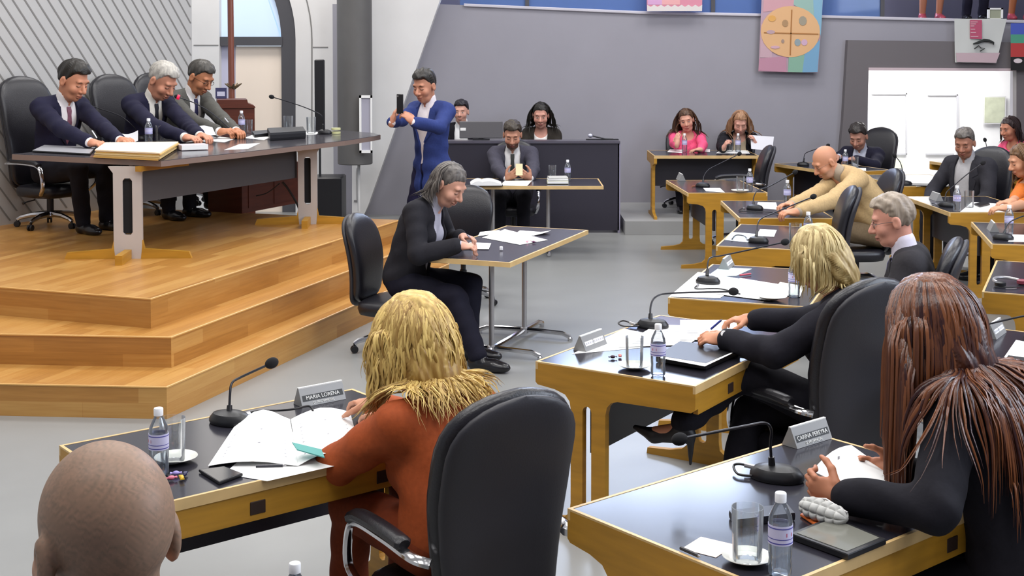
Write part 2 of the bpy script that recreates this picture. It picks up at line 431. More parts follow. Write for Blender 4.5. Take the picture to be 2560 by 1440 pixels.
# blue gallery balustrade
m = glass_mat('blue_glass', (0.5, 0.6, 0.8), 0.5, 0.60)
m.node_tree.nodes['Mix Shader'].inputs['Fac'].default_value = .94
m.node_tree.nodes['Diffuse BSDF'].inputs['Color'].default_value = lin('#6f8dc6')
t = thing('balustrade', (0, Yb + .1, 2.5), 0, 'blue glass balustrade along the gallery edge above the grey wall', 'balustrade')
b = MB()
gx0, gx1 = DP(1150, 10, Yb + .1).x, DP(2206, 10, Yb + .1).x
b.box(gx0, gx1, 0, .012, 0.02, 1.0); obj('glass_panel', b, m, t)
for px in (1318, 1782, 2205):
    x = DP(px, 10, Yb + .1).x; b = MB(); b.box(x - .025, x + .025, -.03, .03, 0.02, 1.05); obj('post', b, M_DARKJAMB, t)
b = MB(); b.tube([(gx0, 0, 1.03), (gx1, 0, 1.03)], .025, 8); obj('handrail', b, M_STEEL, t)

# remaining walls of the hall
b = MB(); b.box(8.0, 8.2, -3.4, 1.2, 0, 6.4); b.box(8.0, 8.2, 8.9, 21, 0, 6.4); b.box(8.0, 8.2, 1.2, 8.9, 0, 3.0); b.box(8.0, 8.2, 1.2, 8.9, 6.2, 6.4)
struct('wall_right', b, M_WALLG)
b = MB(); b.box(8.12, 8.15, 1.2, 8.9, 3.0, 6.2); struct('window_3', b, emit_mat('side_pane', '#d5e2f6', 3.5))
struct('wall_front', MB().box(-9, 8.2, -3.6, -3.4, 0, 6.4), M_WALLG)

# round dark duct with a white framed hatch, conduit below
t = thing('round_duct', (DP(888, 410, 15.9).x, 15.9, DP(888, 410, 15.9).z), 0, 'dark grey round column duct hanging down the light wall beside the arch', 'duct')
b = MB(); b.lathe([(.2, 0), (.213, .01), (.213, 5.65)], 32); obj('duct_casing', b, M_DUCT, t)
b = MB(); b.tube([(.03, .12, .02), (.03, .12, -.6)], .018, 8); obj('conduit', b, M_WALLL, t)
t = thing('wall_hatch', DP(915, 382, 15.62), 0, 'narrow white framed hatch at the edge of the dark duct', 'hatch')
k = 15.62 / F; w, h = 16 * k, 144 * k
b = MB()
for (x0, x1, z0, z1) in ((-w, -w + .025, 0, h), (w - .02, w, 0, h), (-w, w, 0, .03), (-w, w, h - .03, h)): b.box(x0, x1, -.02, .02, z0, z1)
obj('frame', b, M_WHITE, t)
b = MB(); b.box(-w + .02, w - .01, 0, .02, .02, h - .02); obj('panel', b, mat('hatch_panel', '#a8a6b4', .5), t)

# column loudspeaker on its box
p = DP(822, 440, 15.5); t = thing('column_loudspeaker', (p.x, 15.5, 0), 0, 'black column loudspeaker on a black bass box against the light wall', 'loudspeaker')
k = 15.5 / F
b = MB(); b.box(-37 * k, 37 * k, -.2, .25, 0.0, p.z, b=.015); obj('bass_box', b, M_BLACK, t)
b = MB(); b.tube([(-22 * k, 0, p.z), (-22 * k, 0, DP(0, 325, 15.5).z)], .014, 8); obj('pole', b, M_BLACK, t)
b = MB(); b.box(-33 * k, -10 * k, -.05, .06, DP(0, 330, 15.5).z, DP(0, 149, 15.5).z, b=.01); obj('speaker_column', b, M_BLACK, t)

# banners over the gallery edge
def cloth(name, px, Y, m, parent, wav=.012, th=.004, nu=10, nv=10):
    a, bb, c, d = px
    def P(u, v, o):
        x = (a[0] * (1 - u) + bb[0] * u) * (1 - v) + (d[0] * (1 - u) + c[0] * u) * v
        y = (a[1] * (1 - u) + bb[1] * u) * (1 - v) + (d[1] * (1 - u) + c[1] * u) * v
        q = DP(x, y, Y); return (q.x, Y + wav * math.sin(u * 9 + v * 2.5) * v + o, q.z)
    mb = MB(); vs = [P(i / nu, j / nv, 0) for j in range(nv + 1) for i in range(nu + 1)]; vs2 = [P(i / nu, j / nv, th) for j in range(nv + 1) for i in range(nu + 1)]
    N = len(vs); f = []
    for j in range(nv):
        for i in range(nu):
            q = j * (nu + 1) + i; f.append((q, q + 1, q + nu + 2, q + nu + 1)); f.append((N + q, N + q + nu + 1, N + q + nu + 2, N + q + 1))
    ed = [(j, 0) for j in range(nv + 1)]
    rim = [i for i in range(nu + 1)] + [(j + 1) * (nu + 1) + nu for j in range(nv)] + [nv * (nu + 1) + i for i in range(nu - 1, -1, -1)] + [j * (nu + 1) for j in range(nv - 1, 0, -1)]
    for k in range(len(rim)): x, y = rim[k], rim[(k + 1) % len(rim)]; f.append((x, N + x, N + y, y))
    mb.add(vs + vs2, f); return obj(name, mb, m, parent)
def banner(name, label): return thing(name, (0, 0, 0), 0, label, 'banner')
t = banner('banner', 'tall pastel banner with an orange quartered circle hanging over the grey wall')
cloth('cloth', [(1907, -70), (2062, -70), (2045, 182), (1896, 179)], 16.60, mat('banner_grey_pink', '#b59aa8', .8), t, 0)
def patch(pts, Y, col, nm='printed_field'):
    mb = MB(); pxprism(mb, pts, Y, .003); return obj(nm, mb, mat('print_' + col.strip('#'), col, .8), t, False)
patch([(1912, -60), (1990, -60), (1984, 20), (1908, 30)], 16.5965, '#c99aa2')
patch([(1990, -60), (2058, -60), (2054, 60), (2020, 30), (1984, 12)], 16.5955, '#93b3aa')
patch([(2030, -60), (2060, -60), (2052, 90), (2035, 40)], 16.594, '#82acc4')
patch([(1902, 60), (1930, 60), (1930, 144), (1900, 144)], 16.5945, '#c0a0aa')
patch([(1898, 146), (1966, 140), (1966, 180), (1896, 177)], 16.593, '#b8879a')
patch([(1972, 140), (2012, 136), (2008, 181), (1970, 180)], 16.592, '#83aa96')
patch([(2012, 132), (2050, 100), (2044, 180), (2006, 181)], 16.591, '#74a0c0')
def ell(cx, cy, rx, ry, n=28): return [(cx + rx * math.cos(a), cy + ry * math.sin(a)) for a in np.linspace(0, 2 * PI, n, endpoint=False)]
patch(ell(1976, 79, 74, 64), 16.590, '#d9ac7e', 'orange_disc')
for q in ([(1978, 24), (1981, 24), (1977, 138), (1974, 138)], [(1910, 80), (2046, 84), (2046, 87), (1910, 83)]): patch(q, 16.586, '#a5713f', 'dividing_line')
for q, c_ in ((ell(1963, 58, 8, 9, 9), '#a98763'), (ell(2007, 52, 10, 12, 9), '#9b9382'), (ell(1930, 46, 10, 8, 9), '#d8a35a'), (ell(1994, 106, 8, 9, 9), '#8d9ba0'), (ell(2011, 106, 8, 8, 9), '#c9a6bc'),
              (ell(1927, 80, 11, 5, 9), '#b79aa0'), (ell(1957, 103, 4, 5, 8), '#a1897c'), (ell(1938, 118, 12, 4, 8), '#cba3b0')): patch(q, 16.585, c_, 'small_emblem')
t = banner('banner', 'pink banner with white lace border hanging at the gallery edge')
cloth('cloth', [(1617, -70), (1757, -70), (1755, 28), (1617, 27)], 16.58, mat('banner_pink', '#d48a9e', .8), t, 0)
patch([(1619, -70), (1655, -70), (1655, 12), (1619, 12)], 16.576, '#cf9fc8'); patch([(1655, -70), (1700, -70), (1700, 12), (1655, 12)], 16.576, '#e2a6a8')
lace = [(1618, 28)] + [(1618 + i * 8.6, 12 + (5 if i % 2 else 0)) for i in range(17)] + [(1755, 28)]
patch(lace, 16.572, '#d9d2cf', 'lace_border')
t = banner('banner', 'white cloth with a pink stamp and a drawn black eyebrow above the bright doorway')
cloth('cloth', [(2386, 47), (2517, 47), (2490, 158), (2388, 156)], 16.52, mat('banner_white', '#c9cbc8', .85), t, .01)
patch([(2425, 50), (2455, 50), (2455, 98), (2425, 97)], 16.500, '#b6536f', 'pink_stamp')
for y in (54, 59, 64, 72, 80, 90): patch([(2427, y), (2434 + (y % 7) * 2, y), (2434 + (y % 7) * 2, y + 2), (2427, y + 2)], 16.497, '#d9b4bd', 'stamp_lettering')
mb = MB(); mb.tube([DP(x, y, 16.495) for x, y in ((2433, 110), (2446, 106), (2460, 101), (2473, 102), (2484, 107), (2484, 112))], [.008, .016, .02, .018, .014, .006], 6); obj('eyebrow_drawing', mb, mat('drawing_ink', '#2d302f', .9), t)
mb = MB(); mb.tube([DP(x, y, 16.495) for x, y in ((2436, 122), (2447, 114), (2452, 120), (2462, 121), (2450, 128))], .007, 6); obj('eye_drawing', mb, MATS['drawing_ink'], t)
patch([(2390, 132), (2500, 132), (2490, 157), (2392, 155)], 16.503, '#c4acb3', 'pink_hem')
t = banner('flag', 'blue, green, red and black striped flag at the right end of the gallery')
for y0, y1, c_ in ((58, 86, '#4a5cb8'), (86, 108, '#4f9a80'), (108, 142, '#b83e3e'), (142, 176, '#191a1c')):
    cloth('stripe', [(2527, y0), (2640, y0), (2640, y1), (2527, y1)], 16.50, mat('flag_' + c_.strip('#'), c_, .8), t, 0, nu=4, nv=2)
mb = MB(); pxprism(mb, ell(2545, 152, 11, 6, 12), 16.494, .003); obj('flag_emblem', mb, mat('emblem_pale', '#dcd0d4', .8), t)
t = thing('picture_frame', DP(2487, 50, 16.76), 0, 'small white frame standing at the gallery edge above the white cloth', 'picture frame')
k = 16.76 / F
mb = MB()
for (x0, x1, z0, z1) in ((-19, -14, 0, 30), (14, 19, 0, 30), (-19, 19, 0, 4), (-19, 19, 26, 30)): mb.box(x0 * k, x1 * k, -.02, .01, z0 * k, z1 * k)
obj('frame', mb, M_WHITE, t); mb = MB(); mb.box(-14 * k, 14 * k, -.01, .0, 4 * k, 26 * k); obj('picture', mb, mat('olive_print', '#9ca08a', .7), t)
# ================================================================== desks
DL, DD, DH = 1.22, 0.79, 0.74
def make_desk():
    t = thing('council_desk', (0, 0, 0), 0, 'desk', 'desk', 'council desks set in a fan')
    b = MB(); b.box(.034, DL - .034, -DD + .012, -.012, .705, DH - .004); b.box(.012, DL - .012, -DD + .012, -.012, .7345, DH, b=.001); obj('tabletop', b, M_LAM, t, False)
    b = MB()
    for (x0, x1, y0, y1, q) in ((0, DL, -.012, 0, .706), (0, DL, -DD, -DD + .012, .706), (0, .012, -DD + .012, -.012, .7345), (DL - .012, DL, -DD + .012, -.012, .7345)): b.box(x0, x1, y0, y1, q, DH + .001)
    obj('edge_band', b, M_PLYEDGE, t, False)
    def panel(x0):
        b = MB(); M = Matrix(((0, 0, 1, x0), (-1, 0, 0, 0), (0, 1, 0, 0), (0, 0, 0, 1)))
        head = [(.012, .7345), (.012, .7055), (0, .7055), (0, .648), (.012, .637), (.10, .628), (.155, .612), (.178, .585), (.185, .55), (.245, .55), (.249, .563), (.258, .572), (.268, .575), (.278, .572), (.287, .563), (.29, .55), (.36, .55), (.368, .585), (.388, .608), (.42, .618), (DD - .02, .624), (DD - .002, .637), (DD, .66), (DD, .7055), (DD - .012, .7055), (DD - .012, .7345)]
        b.prism(head, 0, .034, M)
        b.prism([(.185, .55), (.185, .13), (.245, .13), (.245, .55)], 0, .034, M)
        b.prism([(.29, .55), (.29, .13), (.36, .13), (.36, .55)], 0, .034, M)
        foot = [(.185, .13), (.18, .085), (.15, .058), (.08, .042), (-.05, .032), (-.055, 0), (.60, 0), (.60, .032), (.47, .042), (.40, .058), (.366, .085), (.36, .13), (.29, .13), (.285, .116), (.268, .11), (.25, .116), (.245, .13)]
        b.prism(foot, 0, .034, M)
        return obj('end_panel', b, M_PLY, t, True, 30)
    panel(0.0); panel(DL - .034)
    b = MB(); b.box(.034, DL - .034, -.285, -.265, .36, .705); obj('modesty_panel', b, M_LAMD, t, False)
    b = MB(); b.box(.036, DL - .036, -DD + .004, -DD + .026, .612, .704); dr = obj('drawer', b, M_PLY, t, False)
    for x in (DL * .3, DL * .7):
        b = MB(); b.box(x - .028, x + .028, -DD + .0015, -DD + .006, .632, .676, b=.003); obj('finger_pull', b, mat('dark_hole', '#2b170c', .7), dr)
    return t
desk0 = make_desk()
def place_desk(A, deg, label, first=[1]):
    if first:
        first.pop(); desk0.location = A; desk0.rotation_euler = (0, 0, math.radians(deg)); desk0['label'] = label; return desk0
    return dup(desk0, A, math.radians(deg), label)
DK = {}
for key, A, deg, lab in [
    ('1', (-1.608, 4.558, 0), 39, 'black topped desk in front of the curly blond woman in rust'),
    ('2', (.106, 5.799, 0), 56.5, 'golden plywood desk of the blond woman in the dark jacket with high heels'),
    ('3', (.17, 3.926, 0), 39.5, 'nearest desk with bright reflecting top, at the long haired woman reading a sheet'),
    ('E', (.882, 7.296, 0), 69.5, 'paper covered desk directly behind the desk of the short haired blond woman'),
    ('D', (1.454, 9.214, 0), 72, 'desk with a red and white litter of papers in front of the grey haired man'),
    ('C', (1.883, 10.741, 0), 88, 'desk the bald man in beige leans his forearms on'),
    ('B', (1.706, 12.60, 0), 93, 'unoccupied desk with tumbler and bottle before the two women at the wall'),
    ('A', (2.87, 15.06, .16), 180, 'desk shared by the pink and the black jacketed women at the rear wall'),
    ('F', (3.66, 14.69, .0), 112, 'rear desk of the dark haired man with the open navy jacket'),
    ('G', (3.92, 13.2, 0), 92, 'desk of the grey suited man beside the bright doorway'),
    ('H', (3.75, 11.1, 0), 91, 'desk with bottle and microphone at the woman in orange'),
    ('I', (3.45, 9.31, 0), 77, 'desk with a folded name card at the right border, below the orange sleeve'),
    ('J', (2.72, 7.47, 0), 66, 'desk at the right border with headphones lying on it'),
    ('K', (1.72, 5.50, 0), 56, 'desk at the right border with a black folder behind the long brown hair'),
    ('L', (5.60, 15.0, 0), 109, 'farthest right desk below the woman in bright pink')]:
    DK[key] = place_desk(A, deg, lab)
def dpt(key, x, y, z=DH):
    o = DK[key]; a = o.rotation_euler.z
    return Vector((o.location.x + x * math.cos(a) + y * math.sin(a), o.location.y + x * math.sin(a) - y * math.cos(a), o.location.z + z))

# ------------------------------------------------------------------ chrome legged tables
def chrome_table(name, label, corner, deg, W_, L_, leg_pts, h=.73, group='chrome legged tables'):
    """corner: near left, x across the short side, y along the length"""
    t = thing(name, (*corner, 0), math.radians(deg), label, 'table', group)
    b = MB(); b.box(.015, W_ - .015, .015, L_ - .015, h - .03, h, b=.002); obj('tabletop', b, mat('charcoal_laminate', '#3c3a44', .18), t, False)
    b = MB()
    for (x0, x1, y0, y1) in ((0, W_, 0, .015), (0, W_, L_ - .015, L_), (0, .015, .015, L_ - .015), (W_ - .015, W_, .015, L_ - .015)): b.box(x0, x1, y0, y1, h - .032, h + .001)
    obj('edge_band', b, M_PLYEDGE, t, False)
    for (x, y) in leg_pts:
        b = MB(); b.tube([(x, y, .035), (x, y, h - .03)], .019, 12); b.lathe([(.03, .03), (.03, .07), (.02, .075)], 12, TR(x, y, 0)); obj('leg', b, M_STEEL, t)
        b = MB(); b.tube([(x - .36, y, .028), (x - .3, y, .05), (x, y, .058), (x + .3, y, .05), (x + .36, y, .028)], .017, 8)
        for s in (-1, 1): b.lathe([(.018, 0), (.018, .02), (.01, .03)], 10, TR(x + s * .36, y, 0))
        obj('cross_foot', b, M_CHROME, t)
    x = leg_pts[0][0]; ya, yb = leg_pts[0][1] - .38, leg_pts[1][1] + .38
    b = MB(); b.tube([(x, ya, .028), (x, ya + .08, .05), (x, yb - .08, .05), (x, yb, .028)], .02, 8)
    for y in (ya, yb): b.lathe([(.018, 0), (.018, .02), (.01, .03)], 10, TR(x, y, 0))
    obj('long_foot', b, M_CHROME, t)
    b = MB(); b.box(x - .18, x + .18, leg_pts[0][1] - .05, leg_pts[1][1] + .05, h - .055, h - .031); obj('under_frame', b, M_PLY, t, False)
    return t
wt = chrome_table('writing_table', 'black table with wooden edge where the grey haired woman writes', (-.654, 8.80), -21.5, .69, 1.66, [(.40, .38), (.40, 1.02)])
a_ = chrome_table('side_table', 'black table with chrome legs in front of the bearded man', (-.60, 13.25), 0, 1.53, .78, [(.0, 0), (0, 0)]) if False else None
def rear_table():
    t = thing('side_table', (-.62, 13.22, 0), 0, 'black table with chrome legs in front of the bearded man', 'table', 'chrome legged tables'); h = .74; W_, L_ = 1.555, .78
    b = MB(); b.box(.015, W_ - .015, .015, L_ - .015, h - .03, h, b=.002); obj('tabletop', b, MATS['charcoal_laminate'], t, False)
    b = MB()
    for (x0, x1, y0, y1) in ((0, W_, 0, .015), (0, W_, L_ - .015, L_), (0, .015, .015, L_ - .015), (W_ - .015, W_, .015, L_ - .015)): b.box(x0, x1, y0, y1, h - .032, h + .001)
    obj('edge_band', b, M_PLYEDGE, t, False)
    for x in (DP(1232, 500, 13.5).x + .62, DP(1371, 500, 13.5).x + .62):
        b = MB(); b.tube([(x, .39, .035), (x, .39, h - .03)], .021, 12); obj('leg', b, M_STEEL, t)
        b = MB(); b.tube([(x, .06, .028), (x, .12, .05), (x, .66, .05), (x, .72, .028)], .018, 8); obj('cross_foot', b, M_CHROME, t)
        b = MB(); b.box(x - .09, x + .09, .2, .58, h - .055, h - .031); obj('under_frame', b, M_PLY, t, False)
    return t
rear_table()

# ------------------------------------------------------------------ the dais table
def dais_table():
    wp = [(-3.94, 10.24), (-2.60, 9.62), (-2.17, 10.40), (-1.84, 11.08), (-1.51, 11.72), (-1.31, 12.30), (-1.27, 12.50), (-1.38, 12.80), (-1.75, 13.20), (-2.65, 12.94)]
    TB = Vector((-2.60, 9.62)); h = .745; o = TB; ex = Vector((.42, .907)).normalized(); ang = math.atan2(ex.y, ex.x)
    t = thing('presidium_table', (o.x, o.y, DZ), ang, 'long dark table with grey panel on the oak dais', 'table')
    def lo(p): q = Vector(p) - o; return (q.dot(ex), q.dot(Vector((-ex.y, ex.x))))
    poly = [lo(p) for p in wp]
    b = MB(); b.prism(poly, h - .02, h); obj('tabletop', b, mat('dais_laminate', '#46444a', .14), t, False)
    cx = sum(p[0] for p in poly) / len(poly); cy = sum(p[1] for p in poly) / len(poly)
    b = MB(); b.prism([(cx + (x - cx) * 1.004, cy + (y - cy) * 1.004) for x, y in poly], h - .045, h - .004); obj('edge_band', b, mat('dais_edge', '#7d6a62', .4), t, False)
    def legp(x, w, yy):
        """plate leg with a slot and a long foot, turned to the camera"""
        M = TR(x, yy, 0) @ RZ(-ang + .06) @ Matrix.Rotation(PI / 2, 4, 'X')
        b = MB()
        b.prism([(-w, h - .05), (-w * 1.35, h - .05), (-w, h - .10), (-w, .20), (-w * .34, .20), (-w * .34, h - .16), (-w * .2, h - .14), (w * .2, h - .14), (w * .34, h - .16), (w * .34, .20), (w, .20), (w, h - .10), (w * 1.35, h - .05)], -.02, .02, M)
        b.prism([(-w, .20), (-w * .34, .20), (-w * .2, .18), (w * .2, .18), (w * .34, .20), (w, .20), (w, .10), (w * .9, 0), (-w * .9, 0), (-w, .10)], -.02, .02, M)
        obj('leg_plate', b, M_GREYLEG, t, True, 30)
        b = MB(); b.prism([(-w * .34, .19), (w * .34, .19), (w * .34, h - .15), (-w * .34, h - .15)], -.004, .004, M); obj('slot_insert', b, M_FOAM, t, False)
        b = MB(); b.prism([(-w, .14), (-w * 1.15, .075), (-.45, .05), (-.47, 0), (-w * .9, 0), (-w, .1)], -.021, .021, M)
        b.prism([(w, .14), (w * 1.15, .075), (.45, .05), (.47, 0), (w * .9, 0), (w, .1)], -.021, .021, M)
        b.prism([(-.026, .07), (-.026, .0), (.026, 0), (.026, .07)], .02, .32, M)
        obj('foot', b, M_PLY, t, True, 30)
    # near leg below the folders, far leg below the pointed end
    l1 = lo(Vector(G(322, 646, DZ)[:2])); l2 = lo(Vector(G(770, 560, DZ)[:2]))
    legp(l1[0], .105, l1[1]); legp(l2[0], .085, l2[1] )
    y_ = (l1[1] + l2[1]) / 2 + .04
    b = MB(); b.box(l1[0] + .1, l2[0] - .02, y_ - .012, y_ + .012, h - .33, h - .045); obj('modesty_panel', b, mat('dais_panel', '#454346', .6), t, False)
    b = MB(); b.box(l1[0] - .02, l1[0] + .55, l1[1] - .13, l1[1] - .09, h - .085, h - .046); obj('bracket', b, M_PLY, t, False)
    return t, ex, ang
DT, DTX, DTA = dais_table()
TZ = DZ + .745

# lectern, box, flag pole
p = DP(588, 330, 14.2); t = thing('lectern', (p.x, 14.2, DZ if False else 0), math.radians(14), 'reddish brown wooden lectern at the foot of the flag pole', 'lectern'); k = 14.2 / F
z1 = DP(0, 268, 14.2).z
b = MB(); b.box(-46 * k, 46 * k, -.2, .2, 0, z1); obj('body', b, M_MAHOG, t, False)
b = MB(); b.prism([(-48 * k, 0), (48 * k, 0), (46 * k, .02), (30 * k, .05), (28 * k, .09), (-44 * k, .09), (-46 * k, .03)], -.22, .22, TR(0, 0, z1) @ Matrix.Rotation(PI / 2, 4, 'X')); obj('top', b, M_MAHOG, t, False)
p = DP(577, 215, 14.9); t = thing('flag_pole', (p.x - .0, 14.9, 0), 0, 'tall brown flag pole standing before the arched window', 'flag pole'); k = 14.9 / F
b = MB(); b.tube([(.012, 0, .08), (0, 0, 4.6)], [8.5 * k, 7.0 * k], 14); obj('pole', b, mat('brown_pole', '#7c4636', .4), t)
b = MB(); b.lathe([(.2, 0), (.2, .05), (.06, .12), (.05, .2)], 16); obj('base', b, M_MAHOG, t)
b = MB(); z = DP(0, 215, 14.9).z
for kk in range(5):
    a = kk * 1.256; b.tube([(.03, 0, z - .03), (.03 + .05 * math.cos(a), -.02 + .05 * math.sin(a), z), (.03 + .1 * math.cos(a), -.02 + .1 * math.sin(a), z + .03)], [.02, .016, .006], 6)
obj('finial_ornament', b, mat('dark_brass', '#6b5a44', .4, metal=.6), t)
p = DP(563, 247, 14.5); t = thing('small_box', (p.x, 14.3, z1 + .092), .1, 'small blue and white box on the brown lectern', 'box'); k = 14.5 / F
b = MB(); b.box(-13 * k, 13 * k, -.03, .03, 0, 26 * k); obj('box_body', b, mat('navy_card', '#3b3d63', .5), t, False)
b = MB(); b.box(-9 * k, 10 * k, -.032, -.03, 6 * k, 17 * k); obj('white_label', b, mat('pale_lilac', '#c9cbe0', .5), t, False)
t = thing('brown_cabinet', (-2.55, 12.9, DZ), DTA, 'low reddish brown cabinet standing behind the dais table', 'cabinet')
b = MB(); b.box(-.5, .5, -.2, .2, 0, .42); obj('body', b, M_MAHOG, t, False)
b = MB(); b.box(-.4, -.02, -.206, -.2, .04, .38); b.box(.02, .4, -.206, -.2, .04, .38); obj('door', b, M_MAHOG, t, False)

# booth of the stenographers
bx0, bx1 = DP(1088, 400, 15.05).x, DP(1548, 400, 15.05).x; bz = DP(0, 354, 15.05).z
t = thing('reception_counter', ((bx0 + bx1) / 2, 15.05, 0), 0, 'long black counter by the rear wall behind the bearded man', 'counter'); hw = (bx1 - bx0) / 2
b = MB(); b.box(-hw, hw, 0, .03, .03, bz - .02); obj('front_panel', b, mat('counter_black', '#2c2936', .5), t, False)
for s in (-1, 1):
    b = MB(); b.box(s * hw - .015, s * hw + .015, .0, .72, 0.0, bz - .02); obj('side_panel', b, mat('counter_side', '#8f8ba0', .5) if s > 0 else MATS['counter_black'], t, False)
b = MB(); b.box(-hw - .01, hw + .01, -.02, .26, bz - .02, bz + .006); obj('top_shelf', b, mat('counter_top', '#55525e', .3), t, False)
b = MB(); b.box(-hw + .05, hw - .05, .26, .75, bz - .32, bz - .29); obj('worktop', b, M_LAMD, t, False)
p = DP(1203, 352, 15.25); k = 15.25 / F
t = thing('computer_monitor', (p.x, 15.20, bz + .006), math.radians(2), 'dark grey monitor seen from behind on the black counter', 'monitor')
b = MB(); b.box(-54 * k, 54 * k, .0, .04, .02, 47 * k, b=.008); obj('housing', b, mat('monitor_grey', '#5f5d60', .5), t)
b = MB(); b.box(-52 * k, -38 * k, -.004, .0, 24 * k, 31 * k); obj('white_sticker', b, M_WHITE, t)
b = MB(); b.box(-.1, .1, -.03, .1, 0, .012); b.box(-.03, .03, .01, .03, .01, .06); obj('stand', b, M_BLACK, t)

# ================================================================== chairs
def back_loft(b, z0, z1, w, th, yf, tilt, n=22, m=28, top=.22, bot=.12, wb=.78, lum=.05, inset=0.0, y_off=0.0):
    """upholstered back: superellipse sections swept up a curved spine"""
    rings = []
    H = z1 - z0
    for i in range(n + 1):
        u = i / n; u = 0.5 - 0.5 * math.cos(PI * u)
        z = z0 + H * u
        prof = wb + (1 - wb) * min(1, u / .55) ** 0.8
        ww = w * prof
        dt = (z1 - z); db = (z - z0)
        if dt < top: ww *= max(.04, (1 - (1 - dt / top) ** 2.6)) ** .5 if dt > 0 else .04
        if db < bot: ww *= max(.04, (1 - (1 - db / bot) ** 2.6)) ** .5 if db > 0 else .04
        tt = th * (max(.05, 1 - (1 - min(dt, .10) / .10) ** 2.2) ** .5) * (max(.05, 1 - (1 - min(db, .08) / .08) ** 2.2) ** .5)
        y = yf - tilt * (z - z0) + lum * math.sin(PI * u) + y_off
        ww = max(ww - inset, .004)
        r = []
        for j in range(m):
            a = 2 * PI * j / m; c, s = math.cos(a), math.sin(a)
            r.append((ww * math.copysign(abs(c) ** .55, c), y + tt * math.copysign(abs(s) ** .8, s) + .035 * (ww * c / .25) ** 2 * .6, z))
        rings.append(r)
    b.loft(rings)
def make_chair(name, label, top=1.12, seat=.50, w=.25, arms=True, base='chrome', tilt=.16, group='black leather swivel chairs'):
    t = thing(name, (0, 0, 0), 0, label, 'chair', group)
    b = MB(); rings = []
    for z, q in ((seat - .10, .84), (seat - .09, .95), (seat - .05, 1.0), (seat - .015, .97), (seat, .88), (seat + .004, .6)):
        rings.append([(.255 * q * math.copysign(abs(math.cos(a)) ** .45, math.cos(a)), .03 + .25 * q * math.copysign(abs(math.sin(a)) ** .5, math.sin(a)), z + (.0 if q < .9 else 0)) for a in np.linspace(0, 2 * PI, 28, endpoint=False)])
    b.loft(rings); obj('seat', b, M_LEATHER, t, True, 60)
    b = MB(); back_loft(b, seat - .04, top, w, .05, -.235, tilt); bk = obj('backrest', b, M_LEATHER, t, True, 70)
    b = MB(); back_loft(b, seat - .07, top - .012, w, .028, -.235, tilt, y_off=-.042, inset=.012); obj('back_shell', b, M_LEATHERG, bk, True, 70)
    aseat = min(seat, .50)
    if arms:
        for s in (-1, 1):
            b = MB(); pts = bez([(s * .255, .20, seat - .06), (s * .285, .27, seat + .02), (s * .29, .25, seat + .15), (s * .29, .18, seat + .195), (s * .29, -.02, seat + .205), (s * .285, -.20, seat + .20), (s * .25, -.25, seat + .19)], 6)
            b.tube(pts, .019, 8, flat=.7); obj('arm_frame', b, M_CHROME, t)
            b = MB(); b.tube(bez([(s * .29, .23, seat + .195), (s * .29, .16, seat + .222), (s * .29, -.02, seat + .232), (s * .287, -.15, seat + .226)], 6), [.02] + [.031] * 17 + [.02], 10, flat=.75); obj('arm_pad', b, M_LEATHER, t)
    b = MB(); b.lathe([(.03, .10), (.03, .28), (.022, .285), (.022, seat - .09)], 14); b.box(-.09, .09, -.1, .1, seat - .115, seat - .088); obj('gas_column', b, M_BLACK, t)
    b = MB(); b.lathe([(.04, .085), (.05, .10), (.045, .135), (.02, .14)], 14)
    for kk in range(5):
        a = kk * 2 * PI / 5 + .3; c, s = math.cos(a), math.sin(a)
        b.tube([(.03 * c, .03 * s, .115), (.16 * c, .16 * s, .108), (.26 * c, .26 * s, .085), (.29 * c, .29 * s, .066)], [.028, .023, .019, .017], 8)
    obj('star_base', b, M_CHROME if base == 'chrome' else M_BLACK, t)
    for kk in range(5):
        a = kk * 2 * PI / 5 + .3; c, s = math.cos(a), math.sin(a)
        b = MB()
        for q in (-1, 1):
            b.lathe([(.006, -.009), (.025, -.008), (.027, 0), (.025, .008), (.006, .009)], 14, TR(.29 * c - q * .014 * s, .29 * s + q * .014 * c, .027) @ RZ(a + PI / 2) @ Matrix.Rotation(PI / 2, 4, 'Y') @ TR(0, 0, 0))
        b.tube([(.29 * c, .29 * s, .03), (.29 * c, .29 * s, .07)], .008, 6)
        obj('caster', b, M_BLACK, t)
    b = MB(); b.tube([(.2, .05, seat - .115), (.3, .06, seat - .125), (.33, .06, seat - .135)], [.006, .006, .014], 6); obj('tilt_lever', b, M_BLACK, t)
    return t
CH = {}
def chair(loc, deg, label, kind='A', z=0.0, seat=None):
    """deg: direction the sitter faces"""
    spec = dict({'A': dict(top=1.10, seat=.50, w=.25), 'D': dict(top=1.33, seat=.56, w=.27), 'S': dict(top=.97, seat=.50, w=.225, arms=False, tilt=.12),
            'H': dict(top=1.16, seat=.50, w=.255), 'N': dict(top=.98, seat=.49, w=.24, arms=False), 'E': dict(top=1.08, seat=.50, w=.245, arms=False)}[kind])
    if seat is not None: spec['seat'] = round(max(.33, seat) / .015) * .015
    rz = math.radians(deg) - PI / 2; key = (kind, round(spec['seat'], 3))
    if key not in CH:
        t = make_chair('office_chair', label, **spec); CH[key] = t; t.location = (loc[0], loc[1], z); t.rotation_euler = (0, 0, rz); return t
    return dup(CH[key], (loc[0], loc[1], z), rz, label)
